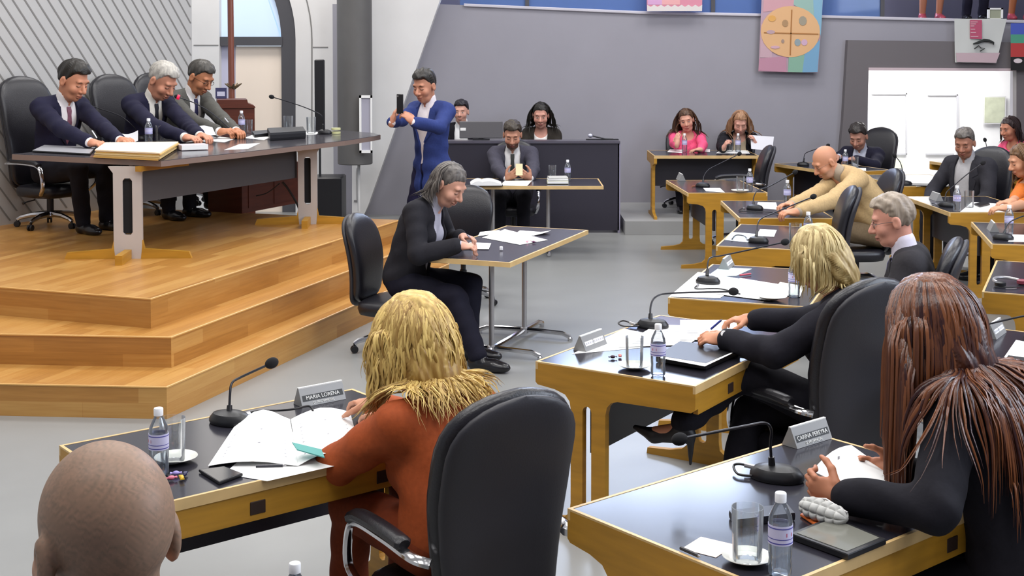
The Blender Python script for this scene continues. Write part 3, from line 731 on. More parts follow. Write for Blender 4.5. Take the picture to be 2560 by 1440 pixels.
# ================================================================== figures: smooth blended volumes meshed into one continuous skin
def V(*a): return np.array(a, float)
def nrm(v): v = np.asarray(v, float); return v / (np.linalg.norm(v) + 1e-12)
class Shape:
    def __init__(s): s.p = []; s.post = []
    def cap(s, a, b, ra, rb, k=.02, op=1):
        a = np.asarray(a, float); b = np.asarray(b, float)
        s.p.append(('c', a, b, ra, rb, k, op, (a + b) / 2, np.linalg.norm(b - a) / 2 + max(ra, rb))); return s
    def ell(s, c, R, r, k=.02, op=1):
        c = np.asarray(c, float); s.p.append(('e', c, np.asarray(R, float), np.asarray(r, float), None, k, op, c, max(r))); return s
    def ev(s, P, C, hd):
        d = np.full(P.shape[:2], 9.0)
        for q in s.p:
            k, op = q[5], q[6]
            idx = np.nonzero(((C - q[7]) ** 2).sum(1) < (q[8] + hd + .05) ** 2)[0]
            if len(idx) == 0: continue
            p = P[idx]
            if q[0] == 'c':
                a, b, ra, rb = q[1:5]; ba = b - a; pa = p - a
                t = np.clip(pa @ ba / (ba @ ba + 1e-12), 0, 1)
                e = np.sqrt(((pa - t[..., None] * ba) ** 2).sum(-1)) - (ra + (rb - ra) * t)
            else:
                w = (p - q[1]) @ q[2]; r = q[3]
                k0 = np.sqrt(((w / r) ** 2).sum(-1)); k1 = np.sqrt(((w / (r * r)) ** 2).sum(-1)) + 1e-9
                e = k0 * (k0 - 1) / k1
            o = d[idx]
            if op > 0:
                h = np.clip(.5 + .5 * (o - e) / k, 0, 1); d[idx] = o * (1 - h) + e * h - k * h * (1 - h)
            else:
                e = -e; h = np.clip(.5 - .5 * (o - e) / k, 0, 1); d[idx] = o * (1 - h) + e * h + k * h * (1 - h)
        for f in s.post: d = f(P, d)
        return d
    def at(s, P):
        P = np.atleast_2d(P); return s.ev(P[:, None, :], P, 0.0)[:, 0]
    def bounds(s, m=.03):
        pp = s.p + (s.extra.p if getattr(s, 'extra', None) else [])
        lo = np.min([q[7] - q[8] for q in pp if q[6] > 0], 0) - m; hi = np.max([q[7] + q[8] for q in pp if q[6] > 0], 0) + m
        return lo, hi
    def mesh(s, h):
        B = 8; lo, hi = s.bounds(); bs = B * h
        n = np.ceil((hi - lo) / bs).astype(int) + 1
        bi = np.stack(np.meshgrid(*[np.arange(k) for k in n], indexing='ij'), -1).reshape(-1, 3)
        C = lo + (bi + .5) * bs; hd = bs * .87
        dc = s.ev(C[:, None, :], C, bs)[:, 0]
        act = np.abs(dc) < hd * 1.25 + .012
        bi = bi[act]; C = C[act]
        g = np.arange(B + 1) * h; off = np.stack(np.meshgrid(g, g, g, indexing='ij'), -1).reshape(-1, 3)
        O = lo + bi * bs
        d = np.concatenate([s.ev(O[i:i + 400, None, :] + off, C[i:i + 400], hd) for i in range(0, len(O), 400)]).reshape(-1, B + 1, B + 1, B + 1)
        ins = d < 0
        cs = [ins[:, i:B + i, j:B + j, k:B + k] for i in (0, 1) for j in (0, 1) for k in (0, 1)]
        al = cs[0].copy(); an = cs[0].copy()
        for c in cs[1:]: al &= c; an |= c
        b_, i_, j_, k_ = np.nonzero(an & ~al)
        if len(b_) == 0: return np.zeros((0, 3)), np.zeros((0, 4), int)
        corners = {(i, j, k): d[b_, i_ + i, j_ + j, k_ + k] for i in (0, 1) for j in (0, 1) for k in (0, 1)}
        acc = np.zeros((len(b_), 3)); cnt = np.zeros(len(b_))
        for (p, q) in [((0, 0, 0), (1, 0, 0)), ((0, 1, 0), (1, 1, 0)), ((0, 0, 1), (1, 0, 1)), ((0, 1, 1), (1, 1, 1)), ((0, 0, 0), (0, 1, 0)), ((1, 0, 0), (1, 1, 0)), ((0, 0, 1), (0, 1, 1)), ((1, 0, 1), (1, 1, 1)), ((0, 0, 0), (0, 0, 1)), ((1, 0, 0), (1, 0, 1)), ((0, 1, 0), (0, 1, 1)), ((1, 1, 0), (1, 1, 1))]:
            dp, dq = corners[p], corners[q]; m = (dp < 0) != (dq < 0)
            t = np.where(m, dp / np.where(m, dp - dq, 1), 0)
            acc += np.where(m[:, None], np.array(p) + t[:, None] * (np.array(q) - np.array(p)), 0); cnt += m
        gi = bi[b_] * B + np.stack([i_, j_, k_], 1)
        vert = lo + (gi + acc / cnt[:, None]) * h
        N = n * B + 4; key = (gi[:, 0] * N[1] + gi[:, 1]) * N[2] + gi[:, 2]
        od = np.argsort(key); sk = key[od]
        def look(g):
            kk = (g[:, 0] * N[1] + g[:, 1]) * N[2] + g[:, 2]; w = np.searchsorted(sk, kk); w = np.minimum(w, len(sk) - 1)
            return np.where(sk[w] == kk, od[w], -1)
        Q = []
        for ax in range(3):
            e = [0, 0, 0]; e[ax] = 1
            d0 = corners[(0, 0, 0)]; d1 = corners[tuple(e)]
            m = (d0 < 0) != (d1 < 0)
            u, w = (ax + 1) % 3, (ax + 2) % 3; eu = np.zeros(3, int); eu[u] = 1; ew = np.zeros(3, int); ew[w] = 1
            g = gi[m]; q = np.stack([look(g), look(g - eu), look(g - eu - ew), look(g - ew)], 1)
            fl = d0[m] < 0; q = np.where(fl[:, None], q, q[:, ::-1]); Q.append(q[(q >= 0).all(1)])
        return vert, np.concatenate(Q)

def np_obj(name, v, f, m, parent, colors=None):
    me = bpy.data.meshes.new(name)
    if len(v) == 0: v = np.zeros((3, 3)); f = np.array([[0, 1, 2]])
    me.vertices.add(len(v)); me.vertices.foreach_set('co', np.ascontiguousarray(v, np.float32).ravel())
    k = f.shape[1]; me.loops.add(f.size); me.loops.foreach_set('vertex_index', np.ascontiguousarray(f, np.int32).ravel())
    me.polygons.add(len(f)); me.polygons.foreach_set('loop_start', np.arange(0, f.size, k, dtype=np.int32)); 
    me.update(calc_edges=True); me.validate(); me.shade_smooth()
    me.materials.append(m)
    if colors is not None and len(me.vertices) == len(colors):
        ca = me.color_attributes.new('Col', 'FLOAT_COLOR', 'POINT')
        ca.data.foreach_set('color', np.ascontiguousarray(np.concatenate([colors, np.ones((len(colors), 1))], 1), np.float32).ravel())
    o = bpy.data.objects.new(name, me); COL.objects.link(o)
    if parent is not None: o.parent = parent
    return o

M_SKIN = bpy.data.materials.new('skin'); M_SKIN.use_nodes = True
_nt = M_SKIN.node_tree; _b = _nt.nodes['Principled BSDF']; _a = _nt.nodes.new('ShaderNodeVertexColor'); _a.layer_name = 'Col'
_nt.links.new(_a.outputs['Color'], _b.inputs['Base Color']); _b.inputs['Roughness'].default_value = 0.5; _b.inputs['Specular IOR Level'].default_value = 0.35

def cloth_mat(name, col, rough=.85, noise=.10, sc=60, bump=.15): return mat(name, col, rough, spec=.25, noise=noise, nscale=sc, bump=bump, bscale=35)
def hair_mat(name, c1, c2, rough=.45):
    if name in MATS: return MATS[name]
    m = bpy.data.materials.new(name); m.use_nodes = True; MATS[name] = m; nt = m.node_tree; b = nt.nodes['Principled BSDF']; L = nt.links.new
    at = nt.nodes.new('ShaderNodeVertexColor'); at.layer_name = 'Tone'
    tc = nt.nodes.new('ShaderNodeTexCoord'); mp = nt.nodes.new('ShaderNodeMapping'); mp.inputs['Scale'].default_value = (110, 110, 12)
    L(tc.outputs['Object'], mp.inputs['Vector']); n = nt.nodes.new('ShaderNodeTexNoise'); n.inputs['Scale'].default_value = 1.0; n.inputs['Detail'].default_value = 3; L(mp.outputs['Vector'], n.inputs['Vector'])
    mx = nt.nodes.new('ShaderNodeMix'); mx.data_type = 'RGBA'; mx.inputs['Factor'].default_value = .3; L(at.outputs['Color'], mx.inputs['A']); L(n.outputs['Fac'], mx.inputs['B'])
    r = nt.nodes.new('ShaderNodeValToRGB'); L(mx.outputs['Result'], r.inputs['Fac']); e = r.color_ramp.elements
    e[0].position = .2; e[0].color = lin(c1); e[1].position = .8; e[1].color = lin(c2); L(r.outputs['Color'], b.inputs['Base Color'])
    bp = nt.nodes.new('ShaderNodeBump'); bp.inputs['Strength'].default_value = .35; bp.inputs['Distance'].default_value = .004; L(n.outputs['Fac'], bp.inputs['Height']); L(bp.outputs['Normal'], b.inputs['Normal'])
    b.inputs['Roughness'].default_value = rough; b.inputs['Specular IOR Level'].default_value = .4; return m
def set_tone(o, val):
    me = o.data; val = np.clip(np.asarray(val, float), 0, 1)
    if len(val) != len(me.vertices): return
    ca = me.color_attributes.new('Tone', 'FLOAT_COLOR', 'POINT'); ca.data.foreach_set('color', np.repeat(val, 4).astype(np.float32))

def up_(l): return V(0, math.sin(l), math.cos(l))
def ik(a, t, l1, l2, pole):
    a, t, pole = map(lambda q: np.asarray(q, float), (a, t, pole)); d = t - a; L = np.linalg.norm(d)
    if L > (l1 + l2) * .995:
        f = L / ((l1 + l2) * .995); l1 *= f; l2 *= f
    x = d / L; q = np.clip((l1 * l1 + L * L - l2 * l2) / (2 * l1 * L), -1, 1); p = pole - x * (pole @ x); p = nrm(p)
    return a + x * l1 * q + p * l1 * math.sqrt(max(0, 1 - q * q))
def hand_prims(S, w, d, n, side, s, curl, thumb=.5, spread=.0):
    """palm, five jointed fingers; d finger direction, n palm normal, side +1 right"""
    d = nrm(d); n = nrm(np.asarray(n) - d * (np.asarray(n) @ d)); t = np.cross(d, n) * side
    R = np.stack([t, d, n], 1)
    S.ell(w + d * .048 * s + n * .002, R, (.040 * s, .055 * s, .0165 * s), .018)
    S.cap(w - d * .02 * s, w + d * .03 * s, .024 * s, .026 * s, .02)
    for i, (o, L) in enumerate(((.030, .078), (.0105, .086), (-.0095, .080), (-.029, .064))):
        p = w + d * (.088 - .004 * abs(i - 1)) * s + t * o * s; f = d + t * (o * 2.2 * (.25 + spread)); c = curl if not isinstance(curl, (tuple, list)) else curl[i]
        for (fr, an, r0, r1) in ((.46, 55, .0095, .0088), (.30, 75, .0088, .0080), (.24, 50, .0080, .0068)):
            a = math.radians(an * c); f = nrm(f); nn = nrm(n - f * (n @ f)); f = f * math.cos(a) + nn * math.sin(a)
            q = p + f * L * fr * s; S.cap(p, q, r0 * s, r1 * s, .0035); p = q
    p = w + d * .026 * s + t * .030 * s; f = nrm(d * .55 + t * .75 + n * (.25 + thumb * .5))
    for (L, r0, r1) in ((.042, .0145, .0115), (.032, .0110, .0095), (.026, .0095, .0072)):
        q = p + f * L * s; S.cap(p, q, r0 * s, r1 * s, .006); p = q; f = nrm(f * .75 + d * .45 + n * .35 * thumb - t * .15)

def person(label, head_px, Y, yaw, *, z0=0.0, s=1.10, hs=1.18, lean=.15, hunch=.15, nk=.1, pitch=20, hyaw=0, roll=0, twist=0, fem=False, fat=1.0, sit=True,
           hands=None, feet=None, top=None, shirt=None, tie=None, trousers='#1b1a22', shoes='#17161a', hair=None, skin='#c99078', beard=None, glasses=None, h=.0065,
           vz=-.12, vs=.55, vmin=0.0, scalp=None, lips=None, cuffs=True, group=None, collar=True, shoe_kind='flat', hem=-.06, lapels=True, neckw=1.0, brow='#3a2a22', sleeve=1.0, look=None, wr_local=False):
    h = h / QUAL
    rz = math.radians(yaw) - PI / 2; cr, sr = math.cos(rz), math.sin(rz)
    t = thing('person', (0, 0, 0), rz, label, 'person', group)
    sw = (.158 if fem else .180) * s
    a, p_, rl = math.radians(hyaw), math.radians(pitch), math.radians(roll)
    Rh = np.array(Matrix.Rotation(a, 3, 'Z') @ Matrix.Rotation(-p_, 3, 'X') @ Matrix.Rotation(rl, 3, 'Y'))
    Hw = DP(head_px[0], head_px[1], Y); fT = 1.0
    for _pass in (0, 1):                                  # a slumped sitter gets a shorter trunk so that the hips stay at seat height
        P0 = V(0, 0, 0); Wt = P0 + .19 * fT * s * up_(lean * .5); Ct = Wt + .17 * fT * s * up_(lean); Nt = Ct + .19 * s * up_(lean + hunch)
        Hc = Nt + up_(lean + hunch + nk) * .075 * s + Rh @ (V(0, .018, .085) * hs)
        pz = Hw.z - z0 - Hc[2]
        if sit and pz < .53: fT = max(.55, 1 - (.53 - pz) / (Ct[2] + 1e-6))
    tw = math.radians(twist); X = V(math.cos(tw), math.sin(tw), 0); Z = up_(lean + hunch * .5); Z = nrm(Z - X * (Z @ X)); Yv = np.cross(Z, X); Rc = np.stack([X, Yv, Z], 1)
    Zw = up_(lean * .7); Rw = np.stack([V(1, 0, 0), np.cross(Zw, V(1, 0, 0)), Zw], 1)
    ox = Hw.x - (cr * Hc[0] - sr * Hc[1]); oy = Hw.y - (sr * Hc[0] + cr * Hc[1])
    t.location = (ox, oy, z0)
    T0 = V(0, 0, pz)
    P0, Wt, Ct, Nt, Hc = (q + T0 for q in (P0, Wt, Ct, Nt, Hc))
    def loc(p): q = V(p[0] - ox, p[1] - oy, p[2] - z0); return V(cr * q[0] + sr * q[1], -sr * q[0] + cr * q[1], q[2])
    def locd(p): return V(cr * p[0] + sr * p[1], -sr * p[0] + cr * p[1], p[2])
    def wld(q): return Vector((ox + cr * q[0] - sr * q[1], oy + sr * q[0] + cr * q[1], q[2] + z0))
    sh = {i: Ct + Rc @ V(i * sw, -.01 * s, .125 * s) for i in (1, -1)}
    hip = {i: P0 + V(i * .09 * s, 0, -.03 * s) for i in (1, -1)}
    # arms
    wr, el, hd_ = {}, {}, {}
    for i in (1, -1):
        H = (hands or {}).get('R' if i > 0 else 'L')
        if H is None: H = dict(p=None)
        tgt = loc(H['p']) if H.get('p') is not None else (V(i * .17 * s, .36 * s, pz + .06) if sit else V(i * .22 * s, .06, pz - .10 * s))
        wr[i] = tgt; el[i] = ik(sh[i], tgt, .285 * s, .255 * s, H.get('pole', V(i * .8, -.40, -.50)))
        d = locd(H['d']) if 'd' in H else nrm(wr[i] - el[i]) + V(-i * .25, .25, -.05)
        n = locd(H['n']) if 'n' in H else V(0, 0, -1)
        hd_[i] = (d, n, H.get('curl', .45), H.get('thumb', .5))
    # legs
    kn, an = {}, {}
    for i in (1, -1):
        if feet and ('R' if i > 0 else 'L') in feet: an[i] = loc(feet['R' if i > 0 else 'L'])
        elif sit: an[i] = V(i * .11 * s, .40 * s + .06, .085)
        else: an[i] = V(i * .10 * s, -.01, .085)
        L1 = .42 * s; D = np.linalg.norm(an[i] - hip[i])
        L2 = .40 * s
        kn[i] = ik(hip[i], an[i], L1, L2, V(i * .08, 1, .5 if sit else .0))
    ft = {i: nrm(V(i * .12, 1, 0)) for i in (1, -1)}
    def torso(S, g, ex=0):
        S.ell(P0 + V(0, -.01, .02), np.eye(3), (.160 * s + g, .125 * s + g, .12 * s + g), .05)
        S.ell(Wt, Rw, (.140 * s * fat + g, .112 * s * fat + g, .15 * s * max(.7, fT) + g), .06)
        S.ell(Ct + Rc @ V(0, 0, .01), Rc, (.160 * s * (sw / (.18 * s)) + g, .112 * s + g, .18 * s + g), .05)
        S.cap(sh[1] * .85 + Ct * .15 + Rc @ V(0, 0, .01), sh[-1] * .85 + Ct * .15 + Rc @ V(0, 0, .01), .058 * s + g, .058 * s + g, .05)
        for i in (1, -1): S.cap(Nt + Rc @ V(0, -.015, -.03) * s, sh[i] + Rc @ V(-i * .03, -.01, .0) * s, .046 * s + g, .050 * s + g, .03)
        if fem:
            for i in (1, -1): S.ell(Ct + Rc @ V(i * .07, .085, -.005) * s, Rc, (.066 * s + g, .058 * s + g, .066 * s + g), .03)
        if fat > 1.02: S.ell(Wt + Rw @ V(0, .04, -.02) * s, Rw, (.135 * s * fat + g, .11 * s * fat + g, .13 * s + g), .05)
    def arms(S, g, gw, end=1.0):
        for i in (1, -1):
            w2 = el[i] + (wr[i] - el[i]) * end
            S.cap(sh[i], el[i], .054 * s + g, .043 * s + g, .03); S.cap(el[i], w2, .043 * s + g, (.030 * s + gw), .02)
    def legs(S, g, g2, end=1.0):
        for i in (1, -1):
            S.cap(hip[i], kn[i], .084 * s + g, .058 * s + g, .03); S.cap(kn[i], kn[i] + (an[i] - kn[i]) * end, .056 * s + g, .037 * s + g2, .02)
    def HP(x, y, z): return Hc + Rh @ (V(x, y, z) * hs)
    # ---- body
    B = Shape(); torso(B, 0); arms(B, 0, 0); legs(B, 0, 0)
    for i in (1, -1): B.cap(an[i] + V(0, 0, -.03), an[i] + ft[i] * .11 * s + V(0, 0, -.055), .032, .024, .02)
    B.cap(Nt + V(0, 0, -.03), HP(0, -.022, -.055), .056 * s * neckw, .053 * hs * neckw, .025)
    B.ell(HP(0, -.012, .035), Rh, V(.076, .096, .09) * hs, .02)
    B.ell(HP(0, .028, -.03), Rh, V(.061, .066, .085) * hs, .03)
    B.cap(HP(-.028, .04, -.088), HP(.028, .04, -.088), .023 * hs, .023 * hs, .03); B.cap(HP(0, .062, -.097), HP(0, .064, -.094), .018 * hs, .018 * hs, .02)
    for i in (1, -1): B.ell(HP(i * .040, .060, -.028), Rh, V(.027, .027, .030) * hs, .02)
    B.cap(HP(-.036, .079, .030), HP(.036, .079, .030), .014 * hs, .014 * hs, .015)
    for i in (1, -1): B.ell(HP(i * .032, .102, .006), Rh, V(.020, .020, .014) * hs, .012, -1)
    for i in (1, -1): B.ell(HP(i * .031, .077, .005), Rh, V(.015, .014, .013) * hs, .004)
    B.cap(HP(0, .086, .014), HP(0, .112, -.028), .009 * hs, .0145 * hs, .010)
    for i in (1, -1): B.ell(HP(i * .013, .099, -.034), Rh, V(.010, .011, .009) * hs, .008)
    B.ell(HP(0, .089, -.061), Rh, V(.024, .013, .0075) * hs, .006); B.ell(HP(0, .087, -.074), Rh, V(.020, .013, .0080) * hs, .006)
    for i in (1, -1):
        B.ell(HP(i * .079, -.012, -.004), Rh, V(.011, .021, .034) * hs, .008); B.ell(HP(i * .090, -.004, .0), Rh, V(.007, .011, .020) * hs, .006, -1)
    for i in (1, -1): hand_prims(B, wr[i], hd_[i][0], hd_[i][1], i, s * (.94 if fem else 1.02), hd_[i][2], hd_[i][3])
    v, f = B.mesh(h)
    sk = np.array(lin(skin)[:3]); c = np.tile(sk, (len(v), 1))
    q = (v - Hc) @ Rh / hs; inh = np.abs(q).max(1) < .16
    def paint(mask, col, a=1.0):
        mk = np.clip(mask, 0, 1)[:, None] * inh[:, None] * a; c[:] = c * (1 - mk) + np.array(lin(col)[:3]) * mk
    x, y, z = q.T; fr = y > .02
    sm = lambda e: np.clip(e, 0, 1)
    grain = .78 + .22 * np.sin(900 * q[:, 0] + 3 * np.sin(500 * q[:, 1])) * np.sin(800 * q[:, 2] + 700 * q[:, 1])
    if scalp: paint(grain * sm(((z - np.interp(y, [-.11, -.05, 0, .03, .06, .1], [-.07, -.06, -.005, .03, .07, .09])) / .015)), scalp[0], scalp[1])
    if beard: paint(sm((-.036 - z - .25 * np.maximum(0, .05 - np.abs(x)) * (z > -.055)) / .012) * sm((y + .01) / .02) * sm((z + .135) / .02), beard[0], beard[1])
    cheek = sm(1 - (((np.abs(x) - .042) / .022) ** 2 + ((z + .03) / .02) ** 2)) * fr; paint(cheek, '#c0604e', .22); paint(sm(1 - ((x / .016) ** 2 + ((z + .03) / .02) ** 2)) * (y > .09), '#c0604e', .2)
    paint(sm(1.4 * (1.1 - (x / .024) ** 2 - ((z + .067) / .013) ** 2)) * (y > .06), lips or '#a3574d', .6)
    paint((np.abs(z + .0672) < .0022) * (np.abs(x) < .021) * (y > .06), '#5a2420', .8)
    bx = (np.abs(x) - .033) / .019; paint(sm(2 * (1 - bx ** 2 - ((z - .030 + .006 * bx ** 2) / .0055) ** 2)) * (y > .05), brow, .85)
    ex = (np.abs(x) - .031)
    paint(sm(3 * (1 - (ex / .0135) ** 2 - ((z - .003) / .0065) ** 2)) * (y > .06), '#e4dcd6', .75 if pitch < 15 else .15); paint(sm(3 * (1 - (ex / .006) ** 2 - ((z - .002) / .0062) ** 2)) * (y > .06), '#21150f', .9 if pitch < 15 else .3)
    paint((np.abs(z - .0085 + 14 * ex ** 2 if pitch < 15 else z + .003 - 18 * ex ** 2) < .0022) * (np.abs(ex) < .015) * (y > .06), '#2a1a15', .85)
    np_obj('body', v, f, M_SKIN, t, c)
    # ---- clothing
    def wrinkle(amp):
        def fn(P, d):
            x, y, z = P[..., 0], P[..., 1], P[..., 2]
            return d + amp * (np.sin(31 * x + 17 * z + 2 * np.sin(19 * y)) * .5 + np.sin(47 * z - 23 * y + 3 * np.sin(13 * x)) * .5)
        return fn
    J = None
    def vcut(zb, slope, mn):
        def fn(P, d):
            w = (P - Ct) @ Rc; hw = np.maximum((w[..., 2] - zb * s) * slope, 0) * 1.0 + mn
            hw = np.minimum(hw, .075 * s)
            e = np.maximum((np.abs(w[..., 0]) - hw) * .9, .02 - w[..., 1]); e = np.where((w[..., 2] < zb * s) & (mn <= 0), 1.0, e)
            return np.maximum(d, -e)
        return fn
    if top:
        J = Shape(); torso(J, .024); JA = Shape(); arms(JA, .020, .020, .93 * sleeve)
        if not sit or hem < -.1: J.ell(P0 + V(0, -.005, hem * s), np.eye(3), (.172 * s + .02, .135 * s + .02, .17 * s), .05)
        if shirt and not fem: J.cap(sh[1] + Rc @ V(-.012, 0, .014) * s, sh[-1] + Rc @ V(.012, 0, .014) * s, .060 * s + .016, .060 * s + .016, .04)
        nr = (.069 if shirt else .060) * s * neckw; J.cap(Nt + Rc @ V(0, .01, -.035) * s, HP(0, -.03, -.05), nr, nr * 1.08, .01, -1)
        if shirt: J.post.append(vcut(vz, vs, vmin))
        zc = pz + (hem - .16) * s
        J.post.append(lambda P, d: np.maximum(d, zc - P[..., 2]) if not sit else d)
        def join_arms(P, d):
            c_ = P.mean(1); h_ = math.sqrt(((P - c_[:, None]) ** 2).sum(-1).max()) if P.shape[1] > 1 else 0.0
            e = JA.ev(P, c_, h_); k = .03; q = np.clip(.5 + .5 * (d - e) / k, 0, 1); return np.where(e > 8, d, d * (1 - q) + e * q - k * q * (1 - q))
        J.post.append(join_arms); J.extra = JA
        J.post.append(wrinkle(.0045))
        tm = top if not isinstance(top, str) else cloth_mat('cloth_' + top.strip('#'), top)
        v, f = J.mesh(h * 1.15); np_obj('jacket', v, f, tm, t)
        if shirt and lapels:
            def front(xx, zz):
                ys = np.linspace(.34, -.05, 80); Q = Ct + (np.stack([np.full(80, xx), ys, np.full(80, zz)], 1) @ Rc.T); dd = Jf.at(Q); k = np.argmax(dd < 0)
                return Q[k] if dd[k] < 0 else None
            Jf = Shape(); Jf.p = J.p[:]; lap = MB()
            for i in (1, -1):
                inner, outer = [], []
                for u in np.linspace(0, 1, 12):
                    zz = (.17 * (1 - u) + vz * u) * s if vmin <= 0 else (.17 * (1 - u) - .12 * u) * s
                    xi = min(max((zz - vz * s) * vs, 0) + vmin, .075 * s); wd = (.052 * math.sin(PI * min(1, .22 + u * .78)) + (.014 if u < .36 else 0) - (.03 if .36 <= u < .42 else 0)) * s
                    p1 = front(i * (xi + .002), zz); p2 = front(i * (xi + max(wd, .004)), zz - .01)
                    if p1 is None or p2 is None: continue
                    n_ = Rc[:, 1] * .012; inner.append(p1 + n_); outer.append(p2 + n_)
                if len(inner) > 2:
                    k = len(inner); bk = [p - Rc[:, 1] * .012 for p in inner] + [p - Rc[:, 1] * .012 for p in outer]
                    vs_ = inner + outer + bk; fc = []
                    for j in range(k - 1):
                        fc += [(j, j + 1, k + j + 1, k + j), (j, 2 * k + j, 2 * k + j + 1, j + 1), (k + j, k + j + 1, 3 * k + j + 1, 3 * k + j)]
                    lap.add(vs_, fc)
            if lap.v: obj('lapels', lap, tm, t, True, 60)
    if shirt:
        S = Shape(); torso(S, .010 if top else .016)
        if not top: arms(S, .014, .016, sleeve)
        elif cuffs:
            for i in (1, -1):
                Cf = Shape(); Cf.cap(el[i] + (wr[i] - el[i]) * .86, el[i] + (wr[i] - el[i]) * .985, .036 * s, .037 * s, .005); vv, ff = Cf.mesh(.007 / QUAL); np_obj('cuff', vv, ff, shirt if not isinstance(shirt, str) else cloth_mat('shirt_' + shirt.strip('#'), shirt, .8, .03), t)
        if collar: S.cap(Nt + Rc @ V(0, -.004, -.03) * s, Nt + (HP(0, -.02, -.055) - Nt) * .50, .070 * s * neckw, .064 * s * neckw, .012)
        if collar: S.post.append(lambda P, d: np.maximum(d, -np.maximum(np.abs(((P - Nt) @ Rc)[..., 0]) - .010 - np.maximum(0, ((P - Nt) @ Rc)[..., 2]) * .7, np.maximum(.03 - ((P - Nt) @ Rc)[..., 1], -.022 - ((P - Nt) @ Rc)[..., 2]))))
        else: S.cap(Nt + Rc @ V(0, .035, -.02) * s, HP(0, -.01, -.05), .075 * s, .08 * s, .01, -1)
        if not top: S.post.append(wrinkle(.004))
        v, f = S.mesh(h * 1.2); np_obj('shirt', v, f, shirt if not isinstance(shirt, str) else cloth_mat('shirt_' + shirt.strip('#'), shirt, .8, .03), t)
        if tie:
            Sf = Shape(); torso(Sf, .012); mb = MB(); rings = []
            for u in np.linspace(0, 1, 16):
                zz = (.165 - u * (.165 + .26)) * s; wd = (.020 if u < .10 else .014 + .026 * u) * s
                ys = np.linspace(.36, -.1, 90); Q = Ct + np.stack([np.zeros(90), ys, np.full(90, zz)], 1) @ Rc.T; dd = Sf.at(Q); k = np.argmax(dd < 0); p = Q[k]
                th = .014 if u < .10 else .006
                rings.append([tuple(p + Rc @ V(xx, yy, 0)) for xx, yy in ((-wd, -.004), (0, -.006), (wd, -.004), (wd * .9, th), (0, th + .004), (-wd * .9, th))])
            mb.loft(rings); obj('tie', mb, mat('tie_' + tie.strip('#'), tie, .6, noise=.25, nscale=90), t)
    if trousers:
        Tt = Shape(); Tt.ell(P0 + V(0, -.008, .0), np.eye(3), (.166 * s + .008, .132 * s + .008, .125 * s), .05)
        legs(Tt, .014, .022, .97); Tt.post.append(wrinkle(.005))
        v, f = Tt.mesh(h * 1.4); np_obj('trousers', v, f, trousers if not isinstance(trousers, str) else cloth_mat('cloth_' + trousers.strip('#'), trousers), t)
    if shoes:
        for i in (1, -1):
            S = Shape(); a0 = an[i]; fl = a0 + V(0, 0, -.085)
            S.ell(fl + ft[i] * .13 * s + V(0, 0, .032), np.stack([np.cross(ft[i], V(0, 0, 1)), ft[i], V(0, 0, 1)], 1), (.047 * s, .085 * s, .036 * s), .02)
            S.cap(fl + ft[i] * -.03 * s + V(0, 0, .04), fl + ft[i] * .10 * s + V(0, 0, .036), .040 * s, .042 * s, .03); S.cap(a0 + V(0, 0, -.03), a0 + V(0, 0, .0), .045 * s, .043 * s, .03)
            fz = fl[2] + .002; S.post.append(lambda P, d, fz=fz: np.maximum(d, fz - P[..., 2]))
            v, f = S.mesh(.008 / QUAL); np_obj('shoe', v, f, mat('shoe_' + shoes.strip('#'), shoes, .25), t)
    if shoe_kind == 'heel':
        for i in (1, -1):
            a0 = an[i]; dr = nrm(ft[i] + V(0, 0, -.25)) if i > 0 else nrm(V(-.1, 1, .10)); u_ = nrm(V(0, 0, 1) - dr * dr[2])
            S = Shape(); S.cap(a0 - u_ * .02, a0 + dr * .02 - u_ * .05, .042, .036, .02); S.cap(a0 - dr * .03 - u_ * .05, a0 + dr * .12 - u_ * .085, .036, .030, .02); S.cap(a0 + dr * .12 - u_ * .085, a0 + dr * .21 - u_ * .07, .032, .012, .02)
            S.cap(a0 - dr * .045 - u_ * .07, a0 - dr * .055 - u_ * .175, .018, .006, .01)
            v, f = S.mesh(.005 / QUAL); np_obj('high_heel_shoe', v, f, mat('shoe_black_suede', '#14131a', .5), t)
    # ---- hair
    if hair:
        k_ = hair.get('kind', 'short'); hm = hair_mat('hair_' + hair['c'][0].strip('#') + hair['c'][1].strip('#'), *hair['c'], hair.get('rough', .45)); pf = hair.get('puff', 0.0)
        Hs = Shape()
        if k_ == 'short':
            Hs.ell(HP(0, -.016, .040), Rh, V(.0795 + pf * .15, .1005 + pf * .2, .090 + pf * .3) * hs, .02); Hs.ell(HP(0, .004, .078 + pf * .5), Rh, V(.066 + pf, .086 + pf * .6, .052 + pf) * hs, .03)
        else: Hs.ell(HP(0, -.016 - pf * .3, .046 + pf * .5), Rh, V(.083 + pf, .102 + pf, .092 + pf) * hs, .02)
        if k_ != 'short': Hs.ell(HP(0, -.05, -.01), Rh, V(.082 + pf, .075 + pf, .085) * hs, .03); Hs.ell(HP(0, -.068, -.075), Rh, V(.078 + pf, .050 + pf, .095) * hs, .03)
        ups = hair.get('line', 0.0)
        ln = ([-.13, -.05, -.012, .03, .055, .085, .11], [-.082, -.07, -.012, .020, .066 + ups, .084 + ups, .097 + ups]) if k_ == 'short' else ([-.13, -.045, -.005, .03, .055, .085, .11], [-.19, -.16, -.07, .0, .066 + ups, .082 + ups, .095 + ups])
